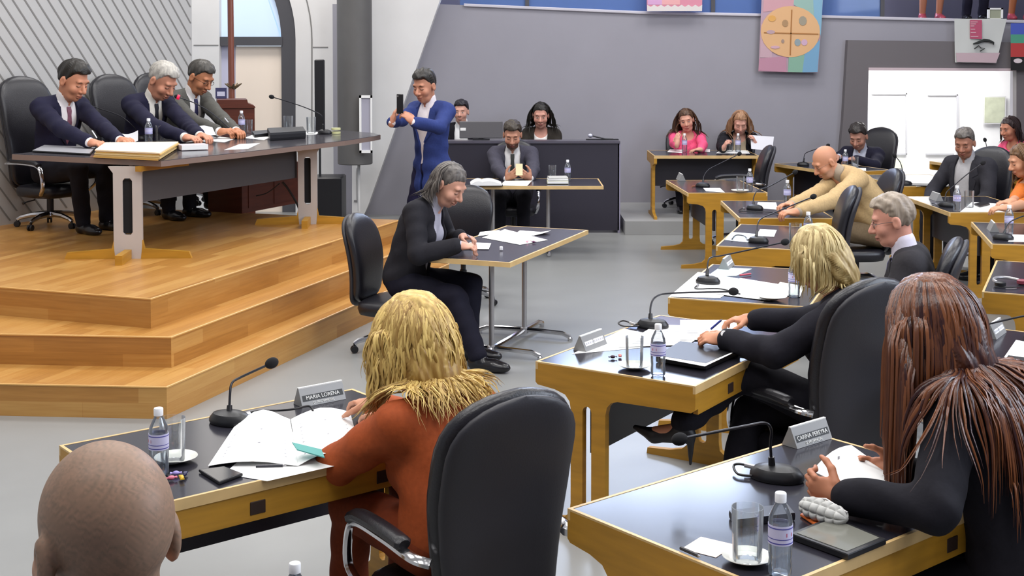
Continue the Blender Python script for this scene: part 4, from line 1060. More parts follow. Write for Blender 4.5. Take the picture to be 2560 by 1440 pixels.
        def hl(P, d):
            w = (P - Hc) @ Rh / hs; zl = np.interp(w[..., 1], *ln) + (.022 * np.exp(-((np.abs(w[..., 0]) - .056) / .018) ** 2) * (w[..., 1] > .015) if k_ == 'short' else 0)
            d = d + .0016 * np.sin(260 * w[..., 0] + 30 * np.sin(40 * w[..., 1]) + 60 * w[..., 2]) + .0028 * (np.sin(95 * w[..., 0] + 60 * w[..., 1]) + np.sin(120 * w[..., 1] - 40 * w[..., 2] + 2 * np.sin(60 * w[..., 0]))) * hair.get('tuft', 1.0)
            d = d + .014 * np.exp(-np.maximum(w[..., 2] - zl, 0) / .010) * (w[..., 2] < .075)
            return np.maximum(d, (zl - w[..., 2]) * hs * .75)
        Hs.post.append(hl); v, f = Hs.mesh(min(h, .006 / QUAL))
        locks = hair.get('locks')
        cap_o = np_obj('hair', v, f, hm, t); w_ = (v - Hc) @ Rh; set_tone(cap_o, .35 + .25 * np.sin(190 * w_[:, 0] + 2 * np.sin(60 * w_[:, 1])) * np.sin(75 * w_[:, 1] + 50 * w_[:, 2]) + .2 * (w_[:, 2] / .12))
        if locks:
            rng = random.Random(hair.get('seed', 3)); col = Shape(); col.p = B.p[:] + (J.p[:] + JA.p[:] if J else [])
            col.p = [q for q in col.p if q[6] > 0]
            nL, ln_, rad = locks['n'], locks['len'], locks.get('r', .010); seg = locks.get('seg', 18); wav, wf = locks.get('wave', 0), locks.get('wf', 6.0)
            A0 = []; D0 = []; par = []
            while len(A0) < nL:
                th = rng.uniform(-PI, PI); ph = rng.uniform(.0, .62 * PI)
                dx, dy, dz = math.sin(ph) * math.sin(th), math.sin(ph) * math.cos(th), math.cos(ph)
                if dy > locks.get('fy', .14): continue
                if not locks.get('short') and dy > .1 and dz < .15: continue
                A0.append(HP((.080 + pf) * dx, -.014 + (.099 + pf) * dy, .042 + pf * .4 + (.090 + pf) * dz)); D0.append(Rh @ V(dx, dy, dz)); par.append((rng.uniform(0, 6.28), rng.uniform(.75, 1.15), rng.uniform(.7, 1.2), rng.uniform(-1, 1)))
            p = np.array(A0); nrmv = np.array(D0); path = [p.copy()]; st = ln_ * hs / seg
            partdir = nrmv.copy(); partdir[:, 2] = 0; vel = nrm(V(0, 0, -1)) + .0 * p
            par = np.array(par); side = (nrmv @ Rh[:, 0]); A0f = nrmv @ Rh[:, 1]
            fwd = Rh[:, 1]; cl = rad * .9
            prev = None
            for j in range(seg):
                g = np.tile(V(0, 0, -1.0), (nL, 1)) + np.sign(side)[:, None] * Rh[:, 0] * np.where(A0f > -.1, max(.75, locks.get('fan', .3)), np.where(A0f < -.35, .05, locks.get('fan', .3)))[:, None] * (1.0 if j < 6 else .05) - fwd * (.28 if j < 7 else 0.0) * hair.get('swept', 1.0)
                g += (Rh[:, 0] * np.sin(par[:, :1] + j * wf * .3)) * wav * .9 + fwd * (np.cos(par[:, :1] * 1.7 + j * wf * .3) * wav * .9)
                if 'drift' in hair: g += np.array(hair['drift']) * (j / seg)
                if prev is not None: g = .55 * g + .45 * prev
                # slide along the surface below
                ee = .004; base = col.at(p); gr = np.stack([col.at(p + V(ee, 0, 0)) - base, col.at(p + V(0, ee, 0)) - base, col.at(p + V(0, 0, ee)) - base], 1) / ee
                gr /= (np.linalg.norm(gr, axis=1, keepdims=True) + 1e-9)
                near = (base < .05)[:, None]; dn = (g * gr).sum(1, keepdims=True); g = np.where(near & (dn < 0), g - gr * dn, g)
                g /= (np.linalg.norm(g, axis=1, keepdims=True) + 1e-9); p = p + g * st * par[:, 1:2]; prev = g
                b2 = col.at(p); need = rad * .5 + .001 + .006 * np.abs(par[:, 3]) ; push = np.maximum(0, need - b2)[:, None]; p = p + gr * np.minimum(push, .03)
                path.append(p.copy())
            path = np.array(path).transpose(1, 0, 2); mb = MB()
            for q, pp in zip(path, par):
                m_ = len(q); rr = [rad * pp[2] * hs * (.55 + .45 * min(1, u * 5)) * (1 - max(0, (u - .55) / .45) ** 1.5 * .93) for u in np.linspace(0, 1, m_)]
                mb.tube([tuple(w) for w in q], rr, 5, flat=.6)
            lo_ = obj('hair_locks', mb, hm, t, True, 80); set_tone(lo_, np.repeat(.5 + .5 * par[:, 3] * .9, len(mb.v) // nL))
    if glasses:
        mb = MB()
        for i in (1, -1):
            ring = [HP(i * .033 + .021 * math.cos(a), .098 - .25 * abs(.021 * math.cos(a) * i + i * .033) ** 1.2, .002 + .017 * math.sin(a)) for a in np.linspace(0, 2 * PI, 17)]
            mb.tube(ring, .0016 * hs, 5)
            mb.tube([HP(i * .054, .09, .006), HP(i * .078, .04, .008), HP(i * .082, -.015, .004)], .0016 * hs, 5)
        mb.tube([HP(-.012, .101, .006), HP(.012, .101, .006)], .0016 * hs, 5); obj('glasses', mb, mat('glasses_' + glasses.strip('#'), glasses, .3), t)
    return dict(root=t, wr={k: wld(q) for k, q in wr.items()}, wld=wld, loc=loc, HP=lambda x, y, z: wld(HP(x, y, z)), yaw=math.radians(yaw), pelvis=wld(P0), pz=pz, s=s)
# ================================================================== people
TOPS = {}
def sitchair(pr, label, kind='A', back=.06, deg=None, z=0.0):
    y = pr['yaw'] if deg is None else math.radians(deg); p = pr['pelvis']
    return chair((p.x - math.cos(y) * back, p.y - math.sin(y) * back), math.degrees(y), label, kind, z, seat=pr['pz'] - .128 * pr['s'] - .012)
NAVY = cloth_mat('navy_suit', '#1d1c33'); GREY = cloth_mat('grey_suit', '#54534f'); BLK = cloth_mat('black_suit', '#17161c'); BLUE = cloth_mat('blue_blazer', '#2c3a72')
CHAR = cloth_mat('charcoal_suit', '#45434f'); RUST = cloth_mat('rust_blouse', '#a04a22', .75); PINK = cloth_mat('pink_blouse', '#ee5a84', .8); BEIGE = cloth_mat('beige_jacket', '#bda074', .85)
DBRN = cloth_mat('brown_black', '#2f2a25'); ORNG = cloth_mat('orange_top', '#d0702c', .8); DGRY = cloth_mat('dark_grey_suit', '#2e2d33')
tz = TZ + .066
P1 = person('person at the left end of the dais table in navy suit with maroon patterned tie', (182, 203), 11.3, -32, z0=DZ, lean=.22, pitch=24, hyaw=8, s=1.16, hs=1.36, skin='#c98a6c', top=NAVY, shirt='#e9e3e4', tie='#7a4a5c', vz=-.13, vs=.42,
            hands=dict(R=dict(p=G(224, 356, tz), d=(.9, -.3, -.05), n=(.2, .2, -1), curl=.7, pole=V(.9, -.4, -.45)), L=dict(p=G(300, 352, tz), d=(.6, -.5, .1), n=(.2, .2, -1), curl=.5)),
            hair=dict(c=('#15130f', '#2a2622'), puff=.012, tuft=1.2), brow='#1f1712')
P2 = person('person with white hair between the two others on the dais, navy suit and dark tie', (405, 203), 12.2, -34, z0=DZ, lean=.26, pitch=34, hyaw=8, s=1.16, hs=1.4, skin='#c98b70', top=NAVY, shirt='#e6e1d8', tie='#1d1b26', vz=-.13, vs=.45,
            hands=dict(R=dict(p=G(462, 344, tz), d=(.9, -.35, 0), n=(.1, .2, -1), curl=.7), L=dict(p=G(500, 340, tz), d=(.6, -.5, 0), n=(0, 0, -1), curl=.6)),
            hair=dict(c=('#8d8984', '#c4bfb6'), puff=.008), brow='#8a7a6c')
P3 = person('person in grey suit with glasses writing at the far end of the dais', (500, 194), 12.95, -32, z0=DZ, lean=.22, pitch=30, hyaw=6, s=1.16, hs=1.34, skin='#b87a58', top=GREY, shirt='#e4e0df', tie='#2c2a52', vz=-.15, vs=.42,
            hands=dict(R=dict(p=G(548, 330, tz), d=(.9, -.2, .15), n=(.2, .4, -1), curl=.85), L=dict(p=G(590, 328, tz), d=(.4, -.6, 0), n=(0, 0, -1), curl=.6)),
            hair=dict(c=('#2c2a28', '#55514c'), puff=.006), glasses='#2a211d', brow='#3a2f28')
P4 = person('person standing in blue blazer photographing with a raised phone', (1062, 216), 12.6, 232, lean=.02, hunch=.10, pitch=16, hyaw=4, sit=False, s=1.12, hs=1.24, skin='#c0866c', top=BLUE, shirt='#e8e0e4', vz=-.16, vs=.42, vmin=.014, trousers='#1d1a38', collar=True,
            hands=dict(R=dict(p=DP(980, 306, 12.20), d=(.25, .05, 1), n=(1, .2, -.1), curl=.55, pole=V(.9, -.1, -.8)), L=dict(p=DP(1034, 306, 12.10), d=(-.75, .1, .75), n=(-.5, .6, -.4), curl=.6, pole=V(-.9, -.1, -.8))),
            hair=dict(c=('#1a1817', '#37332f'), puff=.012), hem=-.16, brow='#231a15', h=.006)
P5 = person('person behind the grey monitor, short dark hair, black jacket', (1153, 280), 15.95, 268, z0=.0, lean=.05, pitch=4, hyaw=-6, s=1.14, hs=1.1, skin='#cf9c8a', top=BLK, shirt='#e6e6e6', hair=dict(c=('#17151a', '#2b2830'), puff=.008), h=.009)
P6 = person('person with long black hair and white top behind the black counter', (1352, 289), 15.95, 266, z0=.0, lean=.08, pitch=14, s=1.10, hs=1.22, fem=True, skin='#cb9382', top=DBRN, shirt='#eee9e6', vz=-.30, vs=.25, vmin=.03, collar=False, lapels=True, lips='#a04a4c',
            hair=dict(kind='long', c=('#15130f', '#26221e'), locks=dict(n=240, len=.26, r=.007, fan=.12)), h=.008)
P7 = person('bearded person in charcoal suit typing on a phone at the black side table', (1281, 338), 14.35, 268, lean=.18, pitch=22, s=1.14, hs=1.22, skin='#c08a72', top=CHAR, shirt='#dfdcdc', tie='#2d2c2a', beard=('#3d2f28', .75), vz=-.12, vs=.42,
            hands=dict(R=dict(p=DP(1266, 446, 13.78), d=(.55, -.5, .35), n=(.6, .3, .5), curl=.6), L=dict(p=DP(1326, 446, 13.78), d=(-.55, -.5, .35), n=(-.6, .3, .5), curl=.6)),
            hair=dict(c=('#2a251f', '#4a4138'), puff=.010), brow='#2f241e', h=.006)
P8 = person('person with grey shoulder length hair writing alone at the small black table', (1122, 462), 9.02, -19, lean=.33, hunch=.22, pitch=34, hyaw=-10, s=1.10, hs=1.2, fem=True, skin='#cf9a84', top=cloth_mat('black_blazer', '#201f25'), shirt='#b8b6c4', vz=-.25, vs=.3, vmin=.012, lapels=False, trousers='#121120',
            hands=dict(R=dict(p=G(1146, 614, .815), d=(1, .1, -.05), n=(.1, .3, -1), curl=.7, pole=V(.6, -.6, -.9)), L=dict(p=G(1150, 592, .815), d=(1, -.4, .0), n=(-.1, -.2, -1), curl=.7)),
            feet=dict(R=G(1196, 892, .09), L=G(1172, 868, .09)),
            hair=dict(kind='long', c=('#353030', '#77716c'), puff=-.002, swept=2.0, locks=dict(n=340, len=.20, r=.006, wave=.15, fy=-.15, fan=.1)), h=.005)
P9 = person('person in pink resting cheek on one hand at the rear desk', (1716, 301), 16.02, 268, z0=.16, lean=.12, pitch=12, roll=10, hyaw=-8, s=1.02, hs=1.1, fem=True, skin='#d09a84', shirt=PINK, collar=False, lips='#a8484e', sleeve=.93,
            hands=dict(R=dict(p=DP(1692, 362, 15.55), d=(.1, .15, 1), n=(.6, .7, 0), curl=.25, pole=V(.6, -.2, -1)), L=dict(p=DP(1752, 374, 15.45), d=(-1, -.2, 0), n=(0, 0, -1), curl=.4)),
            hair=dict(kind='long', c=('#2b211c', '#6a4c36'), locks=dict(n=220, len=.32, r=.007, fan=.15)), h=.008)
P10 = person('person with light brown hair in a black jacket reading at the rear desk', (1850, 307), 16.02, 266, z0=.16, lean=.15, pitch=28, s=1.04, hs=1.14, fem=True, skin='#cd9886', top=BLK, shirt='#b3a38c', vz=-.3, vs=.3, vmin=.03, collar=False, lips='#a05050',
             hands=dict(R=dict(p=DP(1808, 372, 15.45), d=(.3, -.4, .8), n=(1, 0, .2), curl=.6), L=dict(p=DP(1888, 362, 15.45), d=(-.2, -.3, .8), n=(-1, 0, .2), curl=.6)),
             hair=dict(kind='long', c=('#7d5a42', '#b58a68'), locks=dict(n=220, len=.26, r=.008, fan=.15)), h=.008)
P11 = person('bald person in beige jacket bending over the desk', (2064, 406), 11.5, 183, lean=.62, hunch=.28, pitch=32, hyaw=12, s=1.16, hs=1.16, skin='#cf9272', top=BEIGE, shirt='#a99a88', vz=-.2, vs=.35, vmin=.01, lapels=False, trousers='#6b5a44', fat=1.1, brow='#7a6250', glasses='#8a6a5c', scalp=('#b7856c', .35), beard=('#9a8878', .45),
             hands=dict(L=dict(p=G(1995, 530, .815), d=(-1, -.05, 0), n=(0, .2, -1), curl=.6, pole=V(-.8, -.2, -.6)), R=dict(p=G(1980, 512, .815), d=(-1, -.4, .05), n=(0, -.3, -1), curl=.6)), h=.006)
P12 = person('person with dark hair and navy jacket leaning back in a tall chair at the rear', (2146, 342), 15.9, 236, lean=.12, pitch=26, s=1.12, hs=1.26, skin='#b98672', top=cloth_mat('navy_jacket', '#1e1d2e'), shirt='#c3c6d6', vz=-.3, vs=.35, vmin=.02, hair=dict(c=('#1e1b1a', '#3a3431'), puff=.012), h=.008,
              hands=dict(R=dict(p=dpt('F', .95, .74, .82), d=(-1, -.4, 0), n=(0, 0, -1), curl=.5), L=dict(p=dpt('F', .62, .74, .82), d=(-1, .0, 0), n=(0, 0, -1), curl=.5)))
P13 = person('person in dark suit and open pale shirt seated beside the bright doorway', (2412, 358), 12.75, 218, lean=.02, pitch=20, hyaw=16, s=1.16, hs=1.14, skin='#a8745e', top=DGRY, shirt='#b5b3b6', vz=-.34, vs=.30, vmin=.02, hair=dict(c=('#3f3b38', '#77706a'), puff=.006), h=.008)
P14 = person('person in bright pink with dark hair at the far right desk', (2524, 322), 15.9, 205, lean=.1, pitch=14, s=1.08, hs=1.16, fem=True, skin='#c48468', shirt=PINK, collar=False, hair=dict(kind='long', c=('#241b1c', '#40302f'), locks=dict(n=220, len=.24, r=.008, fan=.12, fy=.2)), h=.008)
P15 = person('person with brown hair in an orange top at the right border', (2556, 402), 11.9, 188, lean=.22, pitch=20, hyaw=-5, s=1.14, hs=1.18, fem=True, skin='#cf9878', shirt=ORNG, collar=False, sleeve=.45,
             hands=dict(L=dict(p=G(2520, 520, .815), d=(-1, .1, 0), n=(0, .2, -1), curl=.45), R=dict(p=G(2530, 505, .815), d=(-1, .0, 0), n=(0, 0, -1), curl=.5)),
             hair=dict(kind='long', c=('#4b3523', '#7c5c3c'), locks=dict(n=220, len=.34, r=.009, fan=.12, fy=.2)), h=.007)
P16 = person('grey haired person in a dark suit with lowered gaze, seen in profile', (2232, 552), 7.3, 160, lean=.04, pitch=14, hyaw=8, s=1.12, hs=1.16, skin='#cf937f', top=cloth_mat('dark_jacket', '#2c2a2e'), shirt='#d9d3e2', tie='#2f2d5e', vz=-.14, vs=.4, fat=1.1, hair=dict(c=('#77695c', '#a89a8a'), puff=.004), glasses='#6d5a55', brow='#7d6a5c', h=.006)
P17 = person('person with short blond hair in a black jacket and high heels', (2048, 652), 5.92, 150, lean=-.02, hunch=.24, pitch=30, s=1.10, hs=1.1, shoe_kind='heel', fem=True, skin='#cf9070', top=cloth_mat('near_black_jacket', '#1a1922'), trousers='#15141d', shoes=None,
             hands=dict(L=dict(p=G(1812, 848, .815), d=(-1, .35, .05), n=(.2, .5, -1), curl=.75, pole=V(-.8, -.5, -.6)), R=dict(p=G(1880, 800, .815), d=(-1, .3, 0), n=(0, 0, -1), curl=.5)),
             feet=dict(L=DP(1706, 1056, 5.62), R=Vector((.97, 5.75, .12))),
             hair=dict(kind='long', c=('#8f7645', '#d8c48e'), puff=.010, locks=dict(n=800, len=.19, r=.005, wave=.28, fan=.2, fy=.3)), h=.005)
P18 = person('person with long curly blond hair in a rust blouse, seen from behind', (1035, 868), 4.5, 128, lean=.30, hunch=.12, pitch=22, s=1.08, hs=1.22, fem=True, skin='#c98f72', top=RUST, trousers='#7a3418', shoes='#3a241a',
             hands=dict(L=dict(p=dpt('1', .93, .68, .815), d=(-.6, .8, 0), n=(0, 0, -1), curl=.4, pole=V(-1.5, -.2, -.75)), R=dict(p=dpt('1', 1.0, .5, .815), d=(-.6, .8, 0), n=(0, 0, -1), curl=.4)),
             hair=dict(kind='long', c=('#8e6a30', '#e2c274'), puff=.014, locks=dict(n=2600, len=.27, r=.0036, wave=.42, wf=2.3, seg=20, fan=.35), seed=11), h=.005)
P19 = person('person with very long straight brown hair holding a sheet at the nearest desk', (2330, 838), 4.15, 133, lean=.34, hunch=.16, pitch=26, s=1.12, hs=1.26, fem=True, skin='#b87a5c', top=cloth_mat('black_blazer_near', '#16151d'), trousers='#14131a', feet=dict(R=Vector((1.50, 4.13, .085)), L=Vector((1.34, 3.98, .085))),
             hands=dict(L=dict(p=DP(2108, 1238, 3.86), d=(-.85, .45, .12), n=(.55, .75, .1), curl=.9, thumb=.9, pole=V(-.9, -.3, -.7)), R=dict(p=DP(2242, 1180, 4.12), d=(-.8, .3, .0), n=(-.3, -.7, .2), curl=.9, thumb=.8)),
             hair=dict(kind='long', c=('#32191a', '#7c4a2c'), rough=.30, puff=.012, locks=dict(n=2200, len=.52, r=.0044, wave=.05, seg=24, fan=.14), seed=5), h=.005)
P20 = person('person with a shaved head in the near left corner, seen from behind', (262, 1362), 1.92, 130, lean=.0, hunch=.05, pitch=8, s=1.12, hs=1.24, skin='#b48a72', top=cloth_mat('dark_sweater', '#23222a'), shirt='#23222a', vz=.3, vs=.0, lapels=False, hands=dict(R=dict(p=Vector((-.40, 2.0, .66))), L=dict(p=Vector((-.68, 1.86, .66)))), scalp=('#665a4c', .8), h=.005)
PEOPLE = [P1, P2, P3, P4, P5, P6, P7, P8, P9, P10, P11, P12, P13, P14, P15, P16, P17, P18, P19, P20]
print('PZ', [(i + 1, round(float(p['pz']), 2), tuple(round(c, 2) for c in p['pelvis'])) for i, p in enumerate(PEOPLE)])
# onlookers in the gallery: only their legs come into the picture
for px, yaw, lab, tr, sk, kw in [
        (1200, 265, 'person in dark trousers behind the blue gallery glass at its left end', '#1c2236', '#b98a74', {}),
        (2112, 270, 'person standing astride in dark trousers behind the blue gallery glass', '#1d2740', '#b98a74', dict(feet=True)),
        (2334, 262, 'person with bare legs at the open gallery edge above the doorway', None, '#c48467', dict(fem=True)),
        (2446, 268, 'person in dark trousers in the gallery behind the small white frame', '#1d1b2c', '#b98a74', {}),
        (2560, 266, 'person with a bare leg in the gallery above the striped flag', None, '#b5714e', dict(fem=True))]:
    fx = DP(px, 60, 17.6).x; hy = 120 - (2.52 + 1.72 - CAMH) * F / 17.6
    kw = dict(kw); sp = kw.pop('feet', None)
    person(lab, (px, hy), 17.6 if px != 2446 else 17.6, yaw, z0=2.52, sit=False, lean=0, pitch=15, s=1.08, hs=1.1, h=.016, top=cloth_mat('gallery_coat', '#2a2838'), trousers=tr, skin=sk, shoes='#b3485a' if tr is None else '#17161a', hem=-.22, group='onlookers in the gallery',
           feet=dict(L=Vector((fx + .26, 17.6, 2.605)), R=Vector((fx - .26, 17.6, 2.605))) if sp else None, hair=dict(c=('#221d1a', '#3a322c')), **kw)

# ================================================================== chairs of the sitters and the empty ones
sitchair(P1, 'big black chair of the left man on the dais, chrome arm at the photo edge', 'D', z=DZ)
sitchair(P2, 'big black chair of the white haired man on the dais', 'D', z=DZ)
sitchair(P3, 'black chair of the man in grey on the dais', 'D', z=DZ)
sitchair(P8, 'armless black chair under the person writing at the small table', 'S', back=.10)
sitchair(P11, 'black chair behind the back of the bald man in beige', 'E', back=-.20)
sitchair(P12, 'tall black chair behind the dark haired man in navy at the rear', 'H', deg=222)
sitchair(P13, 'black chair of the man in the dark suit by the doorway', 'H')
sitchair(P15, 'black chair of the person in orange at the right border', 'A')
sitchair(P16, 'shiny black chair behind the grey haired man', 'A', back=-.12)
chair((1.40, 5.90), 119, 'tall black chair with chrome arms behind the short haired blond person', 'H', 0, seat=P17['pz'] - .15)
sitchair(P18, 'large black chair with its broad back to the camera, of the curly blond person', 'A', back=.05, deg=122)
sitchair(P19, 'black chair of the long haired person, hidden at the right border', 'E')
sitchair(P20, 'black chair of the person with the shaved head', 'A')
sitchair(P7, 'black chair of the bearded man behind the side table', 'A')
for p, l in ((P5, 'black chair behind the counter at the monitor'), (P6, 'black chair behind the counter of the long haired person')): sitchair(p, l, 'N')
for p, l in ((P9, 'black chair of the person in pink at the rear desk'), (P10, 'black chair of the person reading at the rear desk')): sitchair(p, l, 'N', z=.16)
sitchair(P14, 'black chair of the person in bright pink at the far right', 'A')
chair((DP(1158, 545, 10.9).x, 10.9), 262, 'empty low black chair between the small table and the side table', 'S', 0)
chair((2.47, 14.1), 176, 'empty black chair at the unoccupied desk near the two women', 'A', 0)
chair((2.34, 10.15), 172, 'empty black chair seen edge on in front of the beige jacket', 'E', 0)
# ================================================================== things on the desks
def at(px, py, z): return G(px, py, z)
def bottle0():
    t = thing('water_bottle', (0, 0, 0), 0, 'bottle', 'bottle', 'small water bottles')
    b = MB(); b.lathe([(.0, .002), (.026, 0), (.031, .006), (.032, .03), (.030, .045), (.032, .06), (.032, .145), (.030, .160), (.019, .185), (.0135, .195), (.0135, .203)], 24, cap=False); obj('bottle_body', b, M_PET, t)
    b = MB(); b.lathe([(.0, .004), (.029, .005), (.0295, .03), (.028, .045), (.0298, .06), (.0298, .135), (.0, .135)], 20, cap=False); obj('water', b, M_WATER, t)
    b = MB(); b.lathe([(.0325, .088), (.0330, .088), (.0330, .140), (.0325, .140)], 24, cap=False); la = obj('label', b, M_LABEL, t)
    b = MB()
    for z0, z1 in ((.092, .095), (.132, .135), (.104, .106)): b.lathe([(.0331, z0), (.0333, z0), (.0333, z1), (.0331, z1)], 24, cap=False)
    obj('label_stripes', b, M_LABINK, la)
    b = MB()
    for a in (-1.2, 1.9): b.add([(.0335 * math.cos(a + q), .0335 * math.sin(a + q), z) for q, z in ((-.3, .112), (.3, .112), (.3, .122), (-.3, .122))], [(0, 1, 2, 3)])
    obj('label_print', b, M_LABRED, la)
    b = MB(); b.lathe([(.0, .2225), (.014, .2225), (.0155, .220), (.0155, .198), (.0, .198)], 20, cap=False); obj('cap', b, M_CAP, t)
    return t
BT = bottle0(); _first = [1]
def bottle(px, py, z, label, sc=1.0):
    p = at(px, py, z); rz = random.uniform(0, 6)
    if _first: _first.pop(); BT.location = p; BT['label'] = label; t = BT; t.rotation_euler.z = rz
    else: t = dup(BT, p, rz, label)
    t.scale = (sc, sc, sc); return t
def tumbler0():
    t = thing('tumbler', (0, 0, 0), 0, 'glass', 'glass', 'clear tumblers')
    b = MB(); b.lathe([(.0, .0), (.030, .0), (.032, .004), (.035, .118), (.0335, .118), (.031, .010), (.0, .010)], 24, cap=False); obj('glass_wall', b, M_GLASS, t)
    return t
TU = tumbler0(); _ft = [1]
def tumbler(px, py, z, label, sc=1.0):
    p = at(px, py, z)
    if _ft: _ft.pop(); TU.location = p; TU['label'] = label; t = TU
    else: t = dup(TU, p, 0, label)
    t.scale = (sc, sc, sc); return t
SAU = []
def saucer(px, py, z, label, sc=1.0):
    p = at(px, py, z)
    if not SAU:
        b = MB(); b.lathe([(.0, .002), (.03, .0), (.036, .003), (.062, .013), (.072, .018), (.073, .0165), (.062, .010), (.036, .007), (.0, .007)], 32, cap=False)
        o = obj('saucer', b, M_SAUCER); SAU.append(o)
    else: o = SAU[0].copy(); COL.objects.link(o)
    o.location = p; o.scale = (sc,) * 3; return tag(o, label, 'saucer', 'white saucers')
PN = [0]
def paper(name, pts, z, label, cat='paper', m=M_PAPER, lift=None, lines=0, group='papers on the desks'):
    PN[0] += 1; z = z - .0024 + (PN[0] % 4) * .0006
    P = [at(x, y, z) for x, y in pts]; c = sum(P, Vector()) / 4
    t = thing(name, c, 0, label, cat, group)
    b = MB(); b.sheet(*[p - c for p in P], fn=lift, th=.0004); obj('sheet', b, m, t, True)
    if lines:
        b = MB(); a, bb, cc, d = [p - c for p in P]
        for k in range(lines):
            v = .14 + .72 * k / max(1, lines); h = .0022
            def q(u, v): 
                w = (a * (1 - u) + bb * u) * (1 - v) + (d * (1 - u) + cc * u) * v; return w + Vector((0, 0, (lift(u, v) if lift else 0) + h))
            u1 = .88 if k % 4 != 3 else .55
            b.add([q(.12, v), q(u1, v), q(u1, v + .012), q(.12, v + .012)], [(0, 1, 2, 3)])
        obj('print_lines', b, M_PAPERP, t, False)
    return t
def flatbox(name, pts, z, h, m, label, cat, parts=(), group=None, bev=.003, zp=None):
    P = [at(x, y, zp or z) for x, y in pts]
    for p in P: p.z = z
    c = sum(P, Vector()) / 4; t = thing(name, c, 0, label, cat, group)
    q = [(p.x - c.x, p.y - c.y) for p in P]
    b = MB(); b.loft([[(x * .985, y * .985, 0) for x, y in q], [(x, y, bev) for x, y in q], [(x, y, h - bev) for x, y in q], [(x * .985, y * .985, h) for x, y in q]]) if Vector((0, 0, 1)).dot((P[1] - P[0]).cross(P[2] - P[1])) > 0 else b.loft([[(x * .985, y * .985, 0) for x, y in q[::-1]], [(x, y, bev) for x, y in q[::-1]], [(x, y, h - bev) for x, y in q[::-1]], [(x * .985, y * .985, h) for x, y in q[::-1]]])
    obj(parts[0] if parts else 'body', b, m, t, False)
    return t, q
def pen(p0, p1, col, label, cat='pen'):
    c = (Vector(p0) + Vector(p1)) / 2; t = thing('pen', c, 0, label, cat, 'pens'); a, b_ = Vector(p0) - c, Vector(p1) - c
    b = MB(); b.tube([a, a.lerp(b_, .88)], .0055, 8); obj('barrel', b, mat('pen_' + col.strip('#'), col, .35), t)
    b = MB(); b.tube([a.lerp(b_, .88), b_], [.0045, .001], 8); obj('tip', b, M_STEEL, t); return t
def phone(pts, z, label, name='smartphone'):
    t, q = flatbox(name, pts, z, .009, M_BLACK, label, 'phone', ('body',), 'phones lying on the desks')
    b = MB(); b.prism([(x * .92, y * .92) for x, y in q], .0089, .0095); obj('screen', b, mat('phone_screen', '#1a1b20', .08), t, False); return t
def mic(base, stem, ball, label, z=DH + .0026, dY=0.0, red=False, cable=None, br=1.0, dYs=None):
    """base/stem/ball in picture coordinates; stem is a list of points on the neck"""
    p = at(*base, z); t = thing('gooseneck_microphone', p, 0, label, 'microphone', 'gooseneck microphones')
    n = len(stem); pts = []
    for i, (x, y) in enumerate(list(stem) + [ball]):
        f = i / n; pts.append(DP(x, y, p.y + dY * f) - p)
    b = MB(); R = .075 * br
    rot = Matrix.Rotation(math.radians(-25), 4, 'Z')
    prof = [(.96, 0), (1.0, .006), (.98, .018), (.80, .036), (.45, .044), (.10, .046)]
    b.loft([[(R * q * math.cos(a), R * .70 * q * math.sin(a), zz) for a in np.linspace(0, 2 * PI, 26, endpoint=False)] for q, zz in prof], rot)
    bs = obj('base', b, M_BLACK, t)
    b = MB(); b.box(-.02, .02, -.03 * br - .008, -.02 * br, .034, .037); obj('talk_button', b, mat('grey_button', '#6c6c72', .5), bs)
    path = bez(pts, 8); top = pts[0]
    b = MB(); b.tube([top, top.lerp(pts[1], .45)], [.012, .010], 10); obj('neck_collar', b, M_BLACK, t)
    b = MB(); b.tube(path, .0048, 8); obj('gooseneck', b, mat('neck_black', '#26262c', .35, metal=.4), t)
    e = path[-1]; d = (path[-1] - path[-4]).normalized()
    b = MB(); M = Matrix.Translation(e) @ d.to_track_quat('Z', 'Y').to_matrix().to_4x4(); b.ball((0, 0, .012), (.021, .021, .027), 14, 10, M); obj('windscreen', b, M_FOAM, t)
    if red:
        b = MB(); b.lathe([(.020, -.012), (.0235, -.010), (.0235, .012), (.020, .014)], 14, M, cap=False); obj('light_ring', b, emit_mat('red_ring', '#d8204a', .6) if 'red_ring' not in MATS else MATS['red_ring'], t)
    if cable:
        cp = [at(x, y, z + .004 + h) - p for x, y, h in cable]
        b = MB(); b.tube(bez(cp, 6), .0042, 6); obj('cable', b, M_BLACK, t)
        b = MB(); d0 = (Vector(cp[1]) - Vector(cp[0])).normalized() * .045; b.tube([Vector(cp[0]), Vector(cp[0]) + d0], .008, 8); obj('plug', b, M_STEEL, t)
    return t
